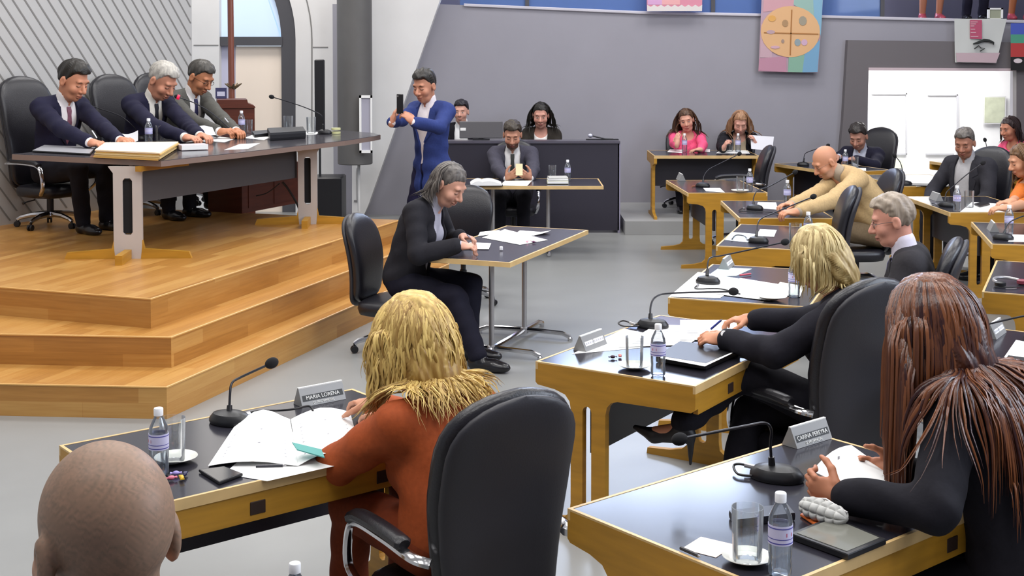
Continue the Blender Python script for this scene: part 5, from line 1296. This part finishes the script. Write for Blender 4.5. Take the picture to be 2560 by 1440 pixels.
def nameplate(key, x, y, label, lines=None, w=.20, tilt=0, px=None):
    o = DK[key]; a = o.rotation_euler.z + math.radians(tilt); p = dpt(key, x, y) if px is None else at(*px, DH + (.16 if key == 'A' else 0))
    t = thing('name_plate', (p.x, p.y, p.z + .001), a, label, 'name plate', 'name plates on the desks')
    M = Matrix(((0, 0, 1, 0), (1, 0, 0, 0), (0, 1, 0, 0), (0, 0, 0, 1)))
    b = MB(); b.prism([(-.035, 0), (.035, 0), (.004, .068), (-.004, .068)], -w / 2, w / 2, M); obj('wedge', b, M_PLATE, t, False)
    b = MB(); b.prism([(-.005, .066), (.005, .066), (.005, .0705), (-.005, .0705)], -w / 2, w / 2, M); obj('top_edge', b, M_PLATEL, t, False)
    ang = math.atan2(.068, .031)
    def F(xx, up, off): return Matrix.Translation((xx, -.035 + up * math.cos(ang) - off * math.sin(ang), up * math.sin(ang) + off * math.cos(ang))) @ Matrix.Rotation(ang, 4, 'X')
    b = MB()
    if lines and lines[0] == '#':
        for (x0, x1, u) in ((-.085, -.012, .034), (-.006, .085, .034)):
            b.add([F(x0, u - .011, .0008) @ Vector(), F(x1, u - .011, .0008) @ Vector(), F(x1, u + .011, .0008) @ Vector(), F(x0, u + .011, .0008) @ Vector()], [(0, 1, 2, 3)])
        obj('name_strip', b, M_PLATEL, t, False)
        b = MB()
        for k in range(9):
            x0 = -.078 + k * .018 + (.004 if k > 3 else 0); b.add([F(x0, .030, .0014) @ Vector(), F(x0 + .010, .030, .0014) @ Vector(), F(x0 + .010, .038, .0014) @ Vector(), F(x0, .038, .0014) @ Vector()], [(0, 1, 2, 3)])
        obj('illegible_print', b, mat('faint_print', '#b9b7c0', .8), t, False)
    elif lines:
        b.add([F(-.092, .020, .0006) @ Vector(), F(.092, .020, .0006) @ Vector(), F(.092, .044, .0006) @ Vector(), F(-.092, .044, .0006) @ Vector()], [(0, 1, 2, 3)])
        obj('name_strip', b, mat('strip_black', '#1c1c1c', .5), t, False)
        lettering(lines[0], .0215, M_PLATEL, t, F(0, .032, .0012), 'lettering')
        if len(lines) > 1: lettering(lines[1], .014, M_PLATEL, t, F(0, .010, .0012), 'lettering')
    return t
z = DH + .0026
# --- desk of the curly blond person
bottle(398, 1186, z, 'water bottle beside a saucer on the left front desk')
saucer(440, 1152, z, 'white saucer behind the bottle on the left front desk'); tumbler(432, 1152, z + .0125, 'tall empty tumbler on the saucer of the left front desk', 1.25)
paper('note', [(283, 1190), (352, 1192), (392, 1172), (322, 1158)], z, 'small white note beside the bottle on the left front desk', 'note', lift=lambda u, v: .012 * v * u)
phone([(497, 1180), (548, 1212), (607, 1190), (560, 1172)], z, 'black phone lying near the white papers on the left front desk')
paper('paper_stack', [(560, 1185), (668, 1203), (860, 1160), (700, 1060)], z, 'loose white sheet at the edge of the left front desk', lines=0)
paper('open_booklet', [(520, 1165), (745, 1165), (725, 1048), (590, 1060)], z + .002, 'left half of an open booklet, curling up, before the rust blouse', 'booklet', lift=lambda u, v: .045 * math.sin(PI * min(1, u * 1.05)) * (.35 + .65 * v), lines=11)
paper('open_booklet', [(745, 1165), (905, 1140), (875, 1030), (727, 1048)], z + .003, 'right half of an open booklet beside the rust sleeve', 'booklet', lift=lambda u, v: .03 * math.sin(PI * u), lines=9)
t, q = flatbox('teal_ruler', [(730, 1108), (742, 1126), (812, 1146), (804, 1126)], z + .040, .004, mat('teal_print', '#4aa09a', .5), 'short teal ruler lying on the booklet', 'ruler')
pen(at(640, 1166, z + .03), at(716, 1164, z + .03), '#3c3c44', 'thin dark pen lying across the booklet')
mic((575, 1056), [(573, 1036), (575, 985), (580, 958), (600, 944)], (672, 911), 'gooseneck microphone on the left front desk, black foam ball over the oak steps', dY=.10,
    cable=[(600, 1040, .01), (640, 1028, .012), (700, 1026, .004), (740, 1022, .03), (775, 1016, .035), (790, 1050, 0)], br=1.15)
nameplate('1', 1.02, .085, 'name plate standing at the rear edge of the left front desk', ('MARIA LORENA', 'D. PROVINCIAL'), w=.20, px=(800, 1004))
def candies(spots, z, grp):
    for (x, y, c, l) in spots:
        p = at(x, y, z); t = thing('wrapped_candy', p, random.uniform(0, 3), l, 'candy', grp)
        b = MB(); b.ball((0, 0, .0075), (.012, .008, .0075), 12, 8); obj('sweet', b, mat('candy_' + c.strip('#'), c, .35), t)
        for s in (-1, 1): b = MB(); b.loft([[(s * .010, -.003, .007), (s * .010, .003, .007), (s * .010, .003, .009), (s * .010, -.003, .009)], [(s * .019, -.007, .005), (s * .019, .007, .005), (s * .019, .007, .010), (s * .019, -.007, .010)]]); obj('wrapper_end', b, mat('candy_' + c.strip('#'), c, .35), t)
candies([(428, 1200, '#d9788c', 'pink wrapped candy beside the bottle on the left front desk'), (454, 1199, '#e2b93a', 'yellow wrapped candy on the left front desk'), (440, 1188, '#a79be0', 'lilac wrapped candy on the left front desk'), (462, 1190, '#2a2a4e', 'dark blue wrapped candy on the left front desk')], z, 'candies on the left front desk')
# --- desk with the high heels
bottle(1645, 938, z, 'water bottle at the near edge of the high heels desk')
saucer(1586, 920, z, 'white saucer at the near edge of the high heels desk'); tumbler(1586, 918, z + .0125, 'tumbler on the saucer of the high heels desk', 1.15)
paper('document', [(1430, 885), (1600, 870), (1660, 842), (1560, 822)], z, 'wide white sheet beside the name plate on the high heels desk', lines=0)
paper('document', [(1545, 868), (1720, 862), (1790, 815), (1640, 812)], z + .002, 'printed sheet in the middle of the high heels desk', lines=8)
paper('document', [(1700, 850), (1850, 850), (1840, 800), (1700, 800)], z + .003, 'white sheet under the writing hand of the high heels desk', lines=8)
t, q = flatbox('black_folder', [(1640, 905), (1765, 925), (1850, 888), (1700, 868)], z, .03, M_BLACK, 'thick black folder with a white page on the high heels desk', 'folder', ('cover',))
paper('page', [(1650, 895), (1762, 916), (1838, 880), (1700, 862)], z + .031, 'white page lying on the black folder', lines=0)
mic((1632, 818), [(1626, 800), (1627, 765), (1640, 742), (1680, 733)], (1828, 729), 'gooseneck microphone on the high heels desk, bent level to the right', dY=.12, cable=[(1590, 812, .01), (1560, 802, .015), (1546, 808, .01), (1562, 816, .004), (1600, 815, .004)], br=1.1)
nameplate('2', .4, .07, 'name plate with two pale strips on the corner of the high heels desk', ('#',), px=(1476, 868))
candies([(1532, 896, '#3b2030', 'dark candy on the high heels desk'), (1550, 893, '#d9847c', 'salmon candy on the high heels desk')], z, 'candies on the high heels desk')
pen(at(1778, 822, DH + .07), at(1806, 798, DH + .13), '#3a4ab0', 'blue pen in the writing hand over the high heels desk')
t = thing('wrist_watch', P17['wr'][-1], 0, 'dark watch on the wrist of the blond person in black', 'watch')
b = MB(); b.tube([(.042 * math.cos(a) * .6, .042 * math.cos(a) * .5, .042 * math.sin(a)) for a in np.linspace(0, 2 * PI, 20)], .008, 8); obj('strap', b, M_BLACK, t)
b = MB(); b.lathe([(.016, 0), (.016, .008), (.012, .009)], 16, TR(-.01, -.036, .03) @ Matrix.Rotation(.9, 4, 'X')); obj('dial', b, M_STEEL, t)
# --- nearest desk
bottle(1950, 1436, z, 'water bottle on the nearest desk', 1.0)
saucer(1868, 1402, z, 'white saucer under a tumbler on the nearest desk', .95); tumbler(1868, 1400, z + .0125, 'tall tumbler on the nearest desk', 1.25)
paper('note', [(1704, 1372), (1790, 1394), (1838, 1362), (1752, 1342)], z, 'pale pink note at the edge of the nearest desk', 'note', m=mat('pink_paper', '#f1ddd2', .8))
pen(at(1702, 1370, z + .006), at(1752, 1392, z + .006), '#2a2a2e', 'dark pen under the pink note')
mic((1942, 1196), [(1930, 1168), (1926, 1110), (1928, 1075), (1912, 1058), (1860, 1066)], (1708, 1096), 'gooseneck microphone on the nearest desk with its foam ball against the high heel', dY=-.05, cable=[(1895, 1170, .012), (1850, 1160, .02), (1834, 1165, .012), (1845, 1185, .004), (1880, 1190, .004)], br=1.2)
nameplate('3', 1.09, .055, 'name plate lettered CARINA PEREYRA at the far corner of the nearest desk', ('CARINA PEREYRA', 'D. PROVINCIAL'), w=.20, px=(2018, 1104))
t, q = flatbox('tablet_case', [(1975, 1348), (2120, 1402), (2215, 1362), (2080, 1305)], z, .018, M_BLACK, 'black case with a dark tablet before the black sleeve', 'tablet', ('case',))
b = MB(); b.prism([(x * .86, y * .86) for x, y in q], .018, .0195); obj('screen', b, mat('tablet_screen', '#77776f', .12), t, False)
t, q = flatbox('spectacle_case', [(1822, 1294), (1838, 1318), (1988, 1300), (1968, 1276)], z, .022, mat('case_black', '#22222a', .3), 'slim black case behind the tumbler on the nearest desk', 'case', bev=.008)
t, q = flatbox('orange_card', [(2000, 1290), (2060, 1330), (2100, 1318), (2030, 1268)], z, .006, mat('orange_card', '#ec7a3a', .5), 'orange card under the grey quilted pouch', 'card')
p = at(2058, 1306, z); t = thing('quilted_pouch', p, math.radians(-52), 'grey quilted soft pouch beside the black sleeve on the nearest desk', 'pouch')
b = MB(); N, K = 72, 60; rings = []
for i in range(N + 1):
    u = i / N; rr = .040 * max(.05, (1 - abs(2 * u - 1) ** 3)) ** .5
    rings.append([(-.085 + .17 * u, rr * (.80 + .30 * abs(math.sin(a * 3) * math.sin(u * PI * 6)) ** .45) * math.cos(a) * .95, .033 + rr * .80 * (.80 + .30 * abs(math.sin(a * 3) * math.sin(u * PI * 6)) ** .45) * math.sin(a)) for a in np.linspace(0, 2 * PI, K, endpoint=False)])
b.loft(rings); obj('quilted_cover', b, mat('quilt_grey', '#bdbdba', .7, noise=.1, nscale=30), t, True, 80)
b = MB(); b.tube([(-.08, .01, .05), (0, .012, .068), (.08, .01, .05)], .003, 6); obj('zip', b, M_STEEL, t)
A_ = [DP(2030, 1178, 3.98), DP(2128, 1113, 4.25), DP(2232, 1188, 4.12), DP(2205, 1258, 3.86)]; c = sum(A_, Vector()) / 4
t = thing('held_sheet', c, 0, 'white sheet held in both hands by the long haired person', 'paper')
b = MB(); b.sheet(*[p - c for p in A_], fn=lambda u, v: .02 * math.sin(PI * u)); obj('sheet', b, M_PAPER, t)
b = MB(); b.add([DP(2094, 1165, 4.05) - c + Vector((0, 0, .03)), DP(2099, 1163, 4.05) - c + Vector((0, 0, .03)), DP(2099, 1171, 4.05) - c + Vector((0, 0, .03)), DP(2094, 1173, 4.05) - c + Vector((0, 0, .03))], [(0, 1, 2, 3)]); obj('small_mark', b, M_PAPERP, t, False)
# --- desk E
mic((1770, 708), [(1768, 690), (1770, 655), (1780, 643), (1815, 637)], (1958, 606), 'gooseneck microphone on the paper covered desk, pointing up to the right', dY=.2, cable=[(1745, 712, .005), (1740, 722, .004), (1800, 722, .004), (1850, 735, .003)])
nameplate('E', .85, .1, 'name plate on the far end of the paper covered desk', ('#',), px=(1816, 668))
paper('document', [(1672, 742), (1800, 745), (1870, 700), (1745, 680)], z, 'big white sheet by the microphone on the paper covered desk', lines=0)
paper('document', [(1790, 735), (1925, 752), (1975, 715), (1850, 695)], z + .002, 'big white sheet in the middle of the paper covered desk', lines=0)
paper('document', [(1765, 692), (1840, 690), (1880, 672), (1800, 668)], z + .001, 'pale turquoise sheet on the paper covered desk', m=mat('turquoise_paper', '#cfeaf0', .8))
paper('document', [(1925, 735), (2000, 742), (2010, 715), (1950, 705)], z + .003, 'cream page near the blond hair on the paper covered desk', m=mat('cream_paper', '#efeedd', .8))
saucer(1930, 748, z + .003, 'white saucer at the near edge of the paper covered desk', 1.15)
pen(at(1850, 688, z + .008), at(1880, 684, z + .008), '#c2334a', 'red marker on the paper covered desk', 'marker')
bottle(1985, 742, z, 'water bottle with pink label half behind the blond hair')
# --- desk D
mic((1896, 606), [(1891, 592), (1894, 562), (1904, 546), (1940, 530)], (2030, 493), 'gooseneck microphone on the desk nearest to the beige sleeve, reaching over it', dY=.35, cable=[(1870, 600, .004), (1860, 590, .006), (1840, 588, .004), (1830, 598, .003)])
paper('document', [(1812, 600), (1870, 606), (1890, 585), (1830, 580)], z, 'white and blue sheet at the left of the desk of the grey haired man', m=mat('blue_white_paper', '#dfeaf5', .8))
paper('document', [(1890, 590), (1935, 592), (1942, 575), (1900, 573)], z, 'white sheet at the far edge of the desk of the grey haired man', lines=4)
tumbler(1988, 612, z, 'tall tumbler on the desk of the grey haired man', 1.3); bottle(2020, 606, z, 'water bottle behind the blond hair on the desk of the grey haired man')
# --- desk C
mic((1887, 524), [(1884, 514), (1884, 494), (1895, 476), (1925, 465)], (1985, 432), 'gooseneck microphone in front of the folded hands of the bald man', dY=.3, cable=[(1860, 520, .003), (1850, 527, .003), (1920, 530, .003), (1950, 534, .003)])
paper('document', [(1890, 520), (1945, 524), (1940, 506), (1895, 505)], z, 'white paper under the folded hands of the bald man', lines=3)
saucer(2006, 540, z, 'white saucer beside the beige elbow'); bottle(1968, 512, z, 'water bottle between the beige forearms')
# --- desk B
mic((1757, 467), [(1757, 458), (1760, 440), (1772, 424), (1800, 409)], (1846, 386), 'gooseneck microphone on the unoccupied desk', dY=.3)
nameplate('B', 1.05, .1, 'name plate at the far corner of the unoccupied desk', ('#',), px=(1702, 450)); bottle(1874, 478, z, 'water bottle on the unoccupied desk'); saucer(1850, 480, z, 'white saucer on the unoccupied desk', 1.2); tumbler(1851, 476, z + .015, 'tumbler on the unoccupied desk', 1.15)
paper('document', [(1765, 478), (1812, 481), (1800, 470), (1758, 470)], z, 'white sheet beside the microphone of the unoccupied desk'); pen(at(1730, 466, z + .006), at(1748, 463, z + .006), '#a86a4a', 'brown pencil on the unoccupied desk', 'pencil')
# --- desk A
za = DH + .1626
bottle(1711, 380, za, 'water bottle in front of the person in pink'); paper('document', [(1668, 380), (1705, 382), (1708, 374), (1675, 373)], za, 'white papers before the person in pink')
paper('document', [(1735, 378), (1775, 380), (1775, 373), (1738, 372)], za, 'thin white booklet beside the person in pink', 'booklet'); tumbler(1824, 378, za, 'tumbler in front of the black jacketed person at the rear desk', 1.2); bottle(1845, 380, za, 'water bottle in front of the black jacketed person at the rear desk')
paper('document', [(1790, 383), (1875, 384), (1870, 376), (1800, 375)], za, 'white papers before the black jacketed person at the rear desk')
A_ = [DP(1878, 372, 15.3), DP(1876, 338, 15.5), DP(1935, 342, 15.6), DP(1930, 378, 15.4)]; c = sum(A_, Vector()) / 4
t = thing('held_sheet', c, 0, 'large grey white sheet held up by the black jacketed person at the rear', 'paper'); b = MB(); b.sheet(*[p - c for p in A_]); obj('sheet', b, mat('greyish_paper', '#d3d2d8', .8), t)
# --- desks at the right
bottle(2113, 421, z, 'water bottle before the dark haired man in navy'); tumbler(2137, 422, z, 'tumbler before the dark haired man in navy', 1.2)
mic((2008, 414), [(2009, 405), (2012, 386), (2025, 378)], (2068, 364), 'gooseneck microphone at the far end of the rear desk of the man in navy', dY=.3)
paper('document', [(2120, 425), (2165, 427), (2165, 420), (2125, 419)], z, 'white paper before the dark haired man in navy')
paper('document', [(2290, 466), (2400, 464), (2380, 452), (2290, 454)], z, 'white sheet on the desk by the doorway'); t, q = flatbox('black_folder', [(2262, 464), (2370, 468), (2375, 462), (2270, 459)], z, .008, M_BLACK, 'flat black folder on the desk by the doorway', 'folder')
mic((2262, 462), [(2260, 452), (2256, 425), (2250, 405)], (2238, 391), 'gooseneck microphone before the bright doorway', dY=.1)
mic((2470, 420), [(2470, 410), (2469, 385), (2467, 368)], (2463, 352), 'gooseneck microphone in front of the person in bright pink', dY=.1)
bottle(2492, 424, z, 'water bottle in front of the person in bright pink')
mic((2368, 516), [(2363, 505), (2366, 482), (2385, 464), (2415, 438)], (2455, 409), 'gooseneck microphone slanting up before the dark suit by the doorway', dY=.2, cable=[(2345, 512, .003), (2330, 508, .003)])
bottle(2392, 528, z, 'water bottle with pink label on the desk of the person in orange'); tumbler(2422, 518, z, 'tumbler on the desk of the person in orange', 1.25)
nameplate('H', 1.1, .12, 'folded white name card at the far corner of the desk of the person in orange', ('#',), px=(2340, 500))
paper('document', [(2400, 530), (2530, 530), (2540, 512), (2430, 505)], z, 'white paper under the hands of the person in orange'); t, q = flatbox('black_phone_case', [(2435, 512), (2450, 518), (2475, 512), (2460, 507)], z + .003, .012, M_BLACK, 'black pouch beside the tumbler of the person in orange', 'pouch')
nameplate('I', .95, .12, 'folded white name card on the desk below the orange sleeve', ('#',), px=(2482, 576)); bottle(2522, 586, z, 'water bottle at the right border below the orange sleeve')
mic((2508, 598), [(2508, 588), (2520, 560), (2545, 545)], (2590, 530), 'gooseneck microphone at the right border below the orange sleeve', dY=.1); paper('document', [(2520, 604), (2590, 606), (2590, 588), (2530, 586)], z, 'white sheet at the right border below the orange sleeve')
p = at(2522, 712, z); t = thing('headphones', p, .4, 'silver and red headphones lying on the desk at the right border', 'headphones')
b = MB(); b.tube([(.085 * math.cos(a), .085 * math.sin(a), .02 + .01 * math.sin(a)) for a in np.linspace(-.2, PI + .2, 18)], .009, 8); obj('headband', b, M_STEEL, t)
for s in (-1, 1):
    b = MB(); b.lathe([(.022, 0), (.032, .006), (.032, .024), (.02, .03)], 16, TR(s * .085, -.02, .0)); obj('ear_cup', b, mat('cup_red', '#7d3040', .5) if s > 0 else M_BLACK, t)
b = MB(); b.tube(bez([(-.085, -.03, .005), (-.15, -.04, .004), (-.05, -.09, .004), (.1, -.07, .004)], 6), .003, 6); obj('cord', b, M_BLACK, t)
nameplate('K', 1.1, .07, 'name plate at the right border beside the long brown hair', ('#',), px=(2486, 838))
mic((2600, 850), [(2600, 835), (2598, 805), (2580, 790), (2545, 793)], (2452, 815), 'gooseneck microphone reaching in from the right border', dY=.0)
t, q = flatbox('black_folder', [(2500, 925), (2620, 945), (2640, 912), (2520, 895)], z, .014, M_BLACK, 'black folder at the right border with white sheets on it', 'folder'); paper('document', [(2502, 905), (2620, 925), (2640, 868), (2540, 850)], z + .015, 'white sheet on the black folder at the right border')
# --- writing table
zt = .7336
paper('document', [(1205, 594), (1300, 612), (1370, 600), (1262, 573)], zt, 'large white sheet in the middle of the small writing table', lines=0); paper('document', [(1195, 590), (1240, 585), (1250, 575), (1200, 580)], zt + .001, 'white sheet left behind on the small writing table', lines=0)
paper('document', [(1280, 590), (1362, 588), (1378, 582), (1300, 576)], zt, 'folded sheet at the far end of the small writing table', lift=lambda u, v: .018 * max(0, u - .7) / .3)
paper('notebook', [(1150, 622), (1222, 623), (1228, 608), (1175, 606)], zt + .004, 'white notebook under the writing hand at the small table', 'notebook', lines=4)
pen(at(1186, 604, zt + .02), at(1166, 585, zt + .14), '#d7d9ea', 'white and blue pen in the hand at the small writing table')
t = thing('small_white_cap', at(1253, 626, zt), 0, 'tiny white eraser on the small writing table', 'eraser'); b = MB(); b.box(-.012, .012, -.008, .008, 0, .028, b=.004); obj('rubber', b, M_CAP, t)
candies([(1318, 606, '#e0a0b0', 'pale pink candy on the small writing table'), (1334, 607, '#6a2a5a', 'purple candy on the small writing table'), (1327, 602, '#ead5d0', 'white candy on the small writing table')], zt, 'candies on the small writing table')
# --- side table
zs = .7436
def book(px, py, w, d, h, z, rz, m, label, grp, z0=None):
    p = at(px, py, z0 if z0 is not None else z); p.z = z; t = thing('book', p, rz, label, 'book', grp); b = MB(); b.box(-w / 2, w / 2, -d / 2, d / 2, 0, h, b=.002); obj('cover', b, m, t, False)
    b = MB(); b.box(-w / 2 + .003, w / 2 - .003, -d / 2 - .002, d / 2 - .004, .004, h - .004); obj('page_block', b, M_PAPER, t, False); return t
p = at(1205, 462, zs); t = thing('open_book', (p.x, p.y, zs), .05, 'thick open book lying on the left of the side table', 'book'); b = MB()
for s in (-1, 1):
    rings = []
    for i in range(9):
        u = i / 8; x = s * u * (.20 if s > 0 else .12); zz = .012 + .055 * math.sin(PI * (1 - u) ** .8 * .75 + .2) * (1 - u * .6)
        rings.append([(x, -.15, .006), (x, .15, .006), (x, .15, zz), (x, -.15, zz)])
    b.loft(rings if s > 0 else rings[::-1])
obj('pages', b, M_PAPER, t, True, 40); b = MB(); b.box(-.13, .21, -.155, .155, 0, .006); obj('cover', b, M_BLACK, t, False)
paper('document', [(1248, 464), (1318, 465), (1330, 455), (1262, 452)], zs, 'cream document before the bearded man', m=MATS['cream_paper'], lift=lambda u, v: .015 * u * v)
for i, (h, c_, l) in enumerate(((.032, '#d9dab4', 'pale yellow book at the bottom of the stack on the side table'), (.020, '#e9e9ea', 'white book in the middle of the stack on the side table'), (.018, '#b9b8b4', 'grey book on top of the stack on the side table'))):
    book(1394, 458, .22 - .01 * i, .16, h, zs + (0, .0325, .053)[i], .04 * i, mat('book_' + c_.strip('#'), c_, .6), l, 'books on the side table', zs)
bottle(1419, 452, zs, 'water bottle behind the stack of books on the side table'); tumbler(1381, 446, zs, 'tumbler behind the stack of books on the side table', 1.2)
A_ = DP(1298, 424, 13.66); t = thing('smartphone', A_, 0, 'pale phone held in both hands by the bearded man', 'phone'); M = Matrix.Rotation(math.radians(-40), 4, 'X')
b = MB(); b.box(-.037, .037, -.004, .004, -.075, .075, M, b=.003); obj('body', b, mat('gold_phone', '#cfc09a', .3), t)
A_ = DP(1000, 262, 12.14); t = thing('smartphone', A_, math.radians(-38), 'black phone held upright by the standing person in the blue blazer', 'phone')
b = MB(); b.box(-.040, .040, -.005, .005, -.085, .10, None, b=.004); obj('body', b, M_BLACK, t); b = MB(); b.box(-.036, .036, .005, .006, -.08, .095); obj('screen', b, MATS['phone_screen'], t); b = MB(); b.lathe([(.008, 0), (.008, .003)], 12, TR(-.022, -.005, .08) @ Matrix.Rotation(PI / 2, 4, 'X')); obj('camera_lens', b, M_STEEL, t)
p = DP(1478, 349, 15.25); t = thing('gooseneck_microphone', (p.x, p.y, bz + .006), 0, 'small silver headed microphone lying on the black counter', 'microphone', 'gooseneck microphones')
b = MB(); b.tube([(0, 0, .05), (.06, 0, .035), (.16, 0, .012), (.26, 0, .008)], .008, 8); obj('gooseneck', b, M_BLACK, t); b = MB(); b.ball((-.01, 0, .05), (.03, .025, .025), 12, 8); obj('windscreen', b, mat('silver_mesh', '#cfcfe0', .3, metal=.6), t)
b = MB(); b.box(-.06, .32, -.04, .04, 0, .01); obj('base', b, M_BLACK, t)
# --- dais table
zd = TZ + .0026
bottle(372, 360, zd, 'water bottle between the two left men on the dais table'); tumbler(402, 357, zd, 'tumbler between the two left men on the dais table', 1.3)
bottle(604, 334, zd, 'water bottle in front of the brown lectern on the dais table'); tumbler(622, 332, zd, 'tumbler beside the far bottle on the dais table', 1.1)
tumbler(721, 330, zd, 'tumbler behind the black unit on the dais table', 1.35); tumbler(778, 333, zd, 'tumbler near the pointed end of the dais table', 1.35)
for i in range(5):
    cs = ['#c99f54', '#d7b778', '#d9c08c', '#cfa65e', '#f0dcc0']; dx = (-3, 2, 0, 4, 1)[i]
    t, q = flatbox('manila_folder', [(236 + dx, 394), (398 + dx, 402), (445 + dx, 372), (262 + dx, 374)], zd + i * .0122, .012, mat('manila_' + cs[i].strip('#'), cs[i], .8), ('lowest', 'second lowest', 'middle', 'second highest', 'topmost')[i] + ' manila folder of the pile at the dais table corner', 'folder', ('cover',), 'manila folders on the dais table', .001, zd)
for i, (x, y, w, d, h, c_, l) in enumerate(((482, 374, .22, .14, .045, '#cfc0c8', 'pale pink book on the dais table beside the manila folders'), (478, 355, .24, .15, .022, '#b9a58c', 'brown book on the dais table before the white haired man'))):
    book(x, y, w, d, h, zd, .5, mat('book_' + c_.strip('#'), c_, .5), l, 'books on the dais table')
book(478, 355, .20, .13, .014, zd + .0225, .45, mat('book_e2e0dc', '#e2e0dc', .6), 'white book on top of the brown one on the dais table', 'books on the dais table', zd)
A_ = [DP(268, 361, 10.75), DP(345, 352, 10.8), DP(345, 326, 11.2), DP(298, 333, 11.2)]; c = sum(A_, Vector()) / 4
t = thing('held_sheet', c, 0, 'greyish sheet held by the left man on the dais', 'paper'); b = MB(); b.sheet(*[p - c for p in A_], fn=lambda u, v: -.02 * math.sin(PI * u)); obj('sheet', b, mat('pale_grey_paper', '#cfd0d4', .8), t)
A_ = [DP(488, 340, 11.5), DP(540, 338, 11.6), DP(528, 312, 12.0), DP(490, 316, 12.0)]; c = sum(A_, Vector()) / 4
t = thing('held_sheet', c, 0, 'sheet held by the white haired man on the dais', 'paper'); b = MB(); b.sheet(*[p - c for p in A_]); obj('sheet', b, MATS['pale_grey_paper'], t)
t, q = flatbox('black_folder', [(80, 380), (225, 388), (240, 372), (110, 366)], zd, .012, M_BLACK, 'closed black folder in front of the left man on the dais', 'folder'); b = MB(); b.prism([(x * .98, y * .98) for x, y in q], .012, .014); obj('page_edge', b, mat('silver_edge', '#a0a0a6', .4), t, False)
for pts, l in (([(520, 352), (560, 356), (590, 346), (550, 342)], 'white papers in the middle of the dais table'), ([(610, 345), (660, 350), (690, 338), (640, 334)], 'white papers before the black unit on the dais table'), ([(560, 375), (620, 372), (650, 358), (600, 360)], 'glossy sheet near the front edge of the dais table'), ([(735, 338), (790, 336), (800, 330), (750, 330)], 'white papers behind the black unit on the dais table')): paper('document', pts, zd, l)
t, q = flatbox('conference_unit', [(675, 352), (765, 346), (758, 334), (668, 338)], zd, .07, M_BLACK, 'black conference unit on the front half of the dais table', 'conference unit', bev=.02); b = MB(); b.box(-.06, -.01, -.06, -.055, .03, .05); obj('button', b, M_STEEL, t, False)
t, q = flatbox('dark_binder', [(636, 344), (676, 340), (670, 332), (630, 335)], zd, .03, M_BLACK, 'dark binder beside the black conference unit', 'binder')
t = thing('yellow_roll', at(840, 334, zd), 0, 'small yellow rimmed tape roll near the pointed end of the dais table', 'tape roll'); b = MB()
for i in range(2): b.lathe([(.03, i * .035), (.045, i * .035), (.045, i * .035 + .02), (.03, i * .035 + .02)], 18)
obj('roll', b, mat('pale_yellow_roll', '#cfcf9a', .5), t)
mic((352, 350), [(350, 345), (335, 318), (300, 290), (250, 272)], (216, 262), 'gooseneck microphone with a lit red ring in front of the left man on the dais', zd, dY=-.15, red=True)
mic((596, 346), [(592, 340), (560, 308), (520, 276), (480, 255)], (446, 243), 'gooseneck microphone with a lit red ring before the white haired man', zd, dY=-.1, red=True)
mic((812, 335), [(810, 325), (806, 292), (780, 276), (735, 259)], (682, 243), 'gooseneck microphone near the pointed end of the dais table, pointing left', zd, dY=-.1)
pen(DP(242, 345, 10.85), DP(229, 325, 10.9), '#e8e8ee', 'white pen in the hand of the left man on the dais'); pen(DP(578, 315, 12.2), DP(560, 293, 12.2), '#d9d9e2', 'pale pen in the hand of the man in grey on the dais')
for i, pts in enumerate(([(706, 455, .30), (722, 475, .22), (745, 515, .1), (752, 545, .02)], [(640, 490, .2), (668, 482, .22), (700, 458, .3)], [(760, 445, .3), (758, 500, .15), (755, 548, .02)])):
    P_w = [DP(x, y, 11.75) for x, y, h in pts]; c = P_w[-1].copy()
    t = thing('floor_cable', c, 0, ('black cable running down to the dais floor under the pointed end', 'thin cable loop hanging below the dais table', 'straight black cable beside the far table leg')[i], 'cable', 'cables under the dais table'); b = MB(); b.tube([p - c for p in bez(P_w, 6)], .010 if i != 1 else .005, 6); obj('sheath', b, M_BLACK, t)
# bottle standing low beside the near chair (only its cap shows)
place_desk((-1.285, 2.81, 0), 22, 'desk below the lower photo edge that carries the bottle with only its cap in view')
q = DP(737, 1408, 3.0); t = dup(BT, (q.x, q.y, DH + .001), 0, 'water bottle at the lower edge of which only the white cap shows'); s_ = (q.z - DH) / .2225; t.scale = (s_, s_, s_)
